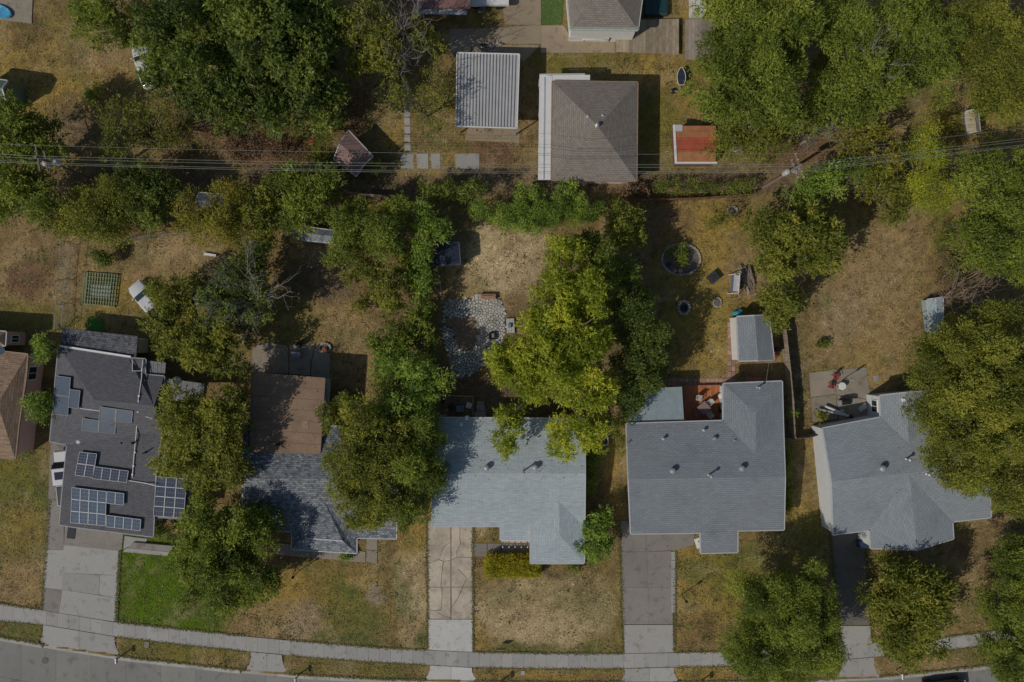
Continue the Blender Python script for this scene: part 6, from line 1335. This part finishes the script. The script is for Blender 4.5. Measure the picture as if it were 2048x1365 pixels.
single('meter_cover', MB().box(tuple(W(294, 1290, .0)), (.45, .6, .08), -.1), M_drive_mid, 'grey meter cover in the kerb strip by the wide driveway', 'cover', loc=W(294, 1290)); single('meter_cover', MB().box(tuple(W(1791, 1322, .0)), (.35, .6, .08), 0), M_drive_mid, 'grey meter cover in the kerb strip by the street tree', 'cover', loc=W(1791, 1322)); single('meter_cover', MB().box(tuple(W(1046, 1346, .0)), (.4, .4, .08), 0), M_walk, 'pale meter cover in the kerb strip by the cracked driveway', 'cover', loc=W(1046, 1346))
single('manhole_cover', MB().lathe(W(90, 1322, -.14), [(.33, 0), (.33, .03), (.28, .035), (.02, .03)], 20), plain('cast_iron', (.1, .095, .09), .7), 'round dark manhole cover in the road by the wide driveway', 'manhole cover', loc=W(90, 1322, -.14))
# green lattice arbour
t = thing('lattice_arbour', W(199, 577), 'green slatted lattice arbour over a pale slab', 'arbour'); M_lat = plain('green_lattice', (.2, .28, .16), .8, var=.3); q = [W(170, 545, .22), W(235, 550, .22), W(228, 614, .22), W(164, 608, .22)]
for k in range(13): u = k / 12; MB().bar(q[0].lerp(q[1], u), q[3].lerp(q[2], u), .07, .05).build('slat', M_lat, t)
for k in range(9): u = k / 8; MB().bar(q[0].lerp(q[3], u) - Vector((0, 0, .055)), q[1].lerp(q[2], u) - Vector((0, 0, .055)), .06, .05).build('batten', M_lat, t)
for p in q: MB().box((p.x, p.y, .06), (.1, .1, .2)).build('post', M_lat, t)
# boat, blue float, tyre, oddments at the back
t = thing('small_boat', W(1359, 160), 'small dark boat with white rim on a trailer', 'boat'); vs = []; n_ = 22
for k in range(n_):
    a = 2 * math.pi * k / n_; x = .42 * math.cos(a) * (1 if math.sin(a) < 0 else 1 - .35 * math.sin(a) ** 2); y = .95 * math.sin(a); vs.append((x, max(y, -.8), .75))
hull = MB().add([(x * .6, y * .85, .3) for x, y, z in vs] + vs, [tuple(range(n_))[::-1]] + [(k, (k + 1) % n_, n_ + (k + 1) % n_, n_ + k) for k in range(n_)] + [tuple(range(n_, 2 * n_))]).build('hull', plain('navy_hull', (.03, .035, .06), .5), t, local=True)
rim_ = MB(); [rim_.bar(vs[k], vs[(k + 1) % n_], .05, .06) for k in range(n_)]; rim_.build('rim', M_white, t, local=True)
for y in (-.3, .25): MB().box((0, y, .78), (.5, .14, .05)).build('thwart', plain('dark_steel', (.05, .05, .055), .5), t, local=True)
t = thing('boat_trailer', W(1372, 183), 'thin metal trailer frame under the small boat', 'trailer'); MB().bar(W(1341, 183, .3), W(1412, 182, .3), .1, .08).build('crossbar', M_metal, t); MB().bar(W(1359, 183, .3), W(1359, 140, .3), .08, .08).build('drawbar', M_metal, t)
for x in (1343, 1376): MB().tube([W(x, 183, .25), W(x + 3, 183, .25)], .25, 12).build('wheel', M_rubber, t)
single('blue_float', MB().lathe(W(2, 24, .06), [(.75, 0), (.85, .12), (.8, .25), (.5, .2), (.05, .16)], 14, Matrix.Rotation(-.35, 3, 'Z') @ Matrix.Diagonal((1.5, .75, 1))), plain('pool_blue', (.06, .3, .5), .5, var=.5, scale=2), 'blue inflatable float on the slab pad in the corner', 'float', loc=W(2, 24))
single('old_tyre', MB().lathe(W(963, 20), [(.2, .02), (.38, .02), (.42, .12), (.38, .22), (.24, .24), (.2, .15)], 18), plain('faded_rubber', (.2, .2, .19), .9), 'pale old tyre lying by the white trailer', 'tyre', loc=W(963, 20))
single('old_tyre', MB().lathe(W(1411, 383), [(.2, .02), (.34, .02), (.38, .12), (.34, .22), (.24, .24), (.2, .15)], 18), M_rubber, 'dark old tyre behind the low rusty fence', 'tyre', loc=W(1411, 383))
t = thing('scrap_heap', W(970, 97), 'heap of scrap metal beside the white ribbed carport', 'scrap')
for k in range(26):
    a = W(970 + random.uniform(-26, 26), 96 + random.uniform(-9, 9)); MB().bar(a + Vector((0, 0, random.uniform(.05, .5))), a + Vector((random.uniform(-.9, .9), random.uniform(-.5, .5), random.uniform(.05, .7))), random.uniform(.03, .12), .04).build('bar', random.choice([M_metal, M_black, plain('blue_grey', (.2, .23, .28))]), t)
table('white bench beside the top brown house', 1186, 79, .02, M_white, 2.3, .5, .5, 0, 'white_bench'); grill('dark grill at the edge of the weathered plank deck', 1222, 76, .6)
single('white_cabinet', MB().box(tuple(W(1395, 5, .9)), (1.3, 2.6, 1.6)), M_offw, 'white cabinet standing at the top edge beyond the decks', 'cabinet', loc=W(1395, 5))
t = thing('glass_frame', W(1310, 18), 'teal glazed cold frame beside the top brown house', 'cold frame'); MB().box((0, 0, .3), (2.2, 1.6, .6)).build('base', plain('teal_board', (.05, .1, .1), .6), t, local=True)
for k in range(4): MB().box((-.8 + .53 * k, 0, .63), (.48, 1.5, .03)).build('pane', glass('teal_glass', (.02, .06, .06)), t, local=True)
single('white_arc_board', MB().box(tuple(W(420, 510, .2)), (1.2, .25, .1), -.15), M_white, 'pale curved board lying at the thicket edge of the dry left yard', 'board', loc=W(420, 510))

# ---------------------------------------------------------------- the ground dips under the drive aprons
zz = np.empty(len(ground.data.vertices) * 3, np.float32); ground.data.vertices.foreach_get('co', zz); zz = zz.reshape(-1, 3)
for pl in APRON:
    k = inpoly(PX.ravel(), PY.ravel(), pl); zz[k, 2] = np.minimum(zz[k, 2], -0.2)
ground.data.vertices.foreach_set('co', zz.ravel()); ground.data.update()
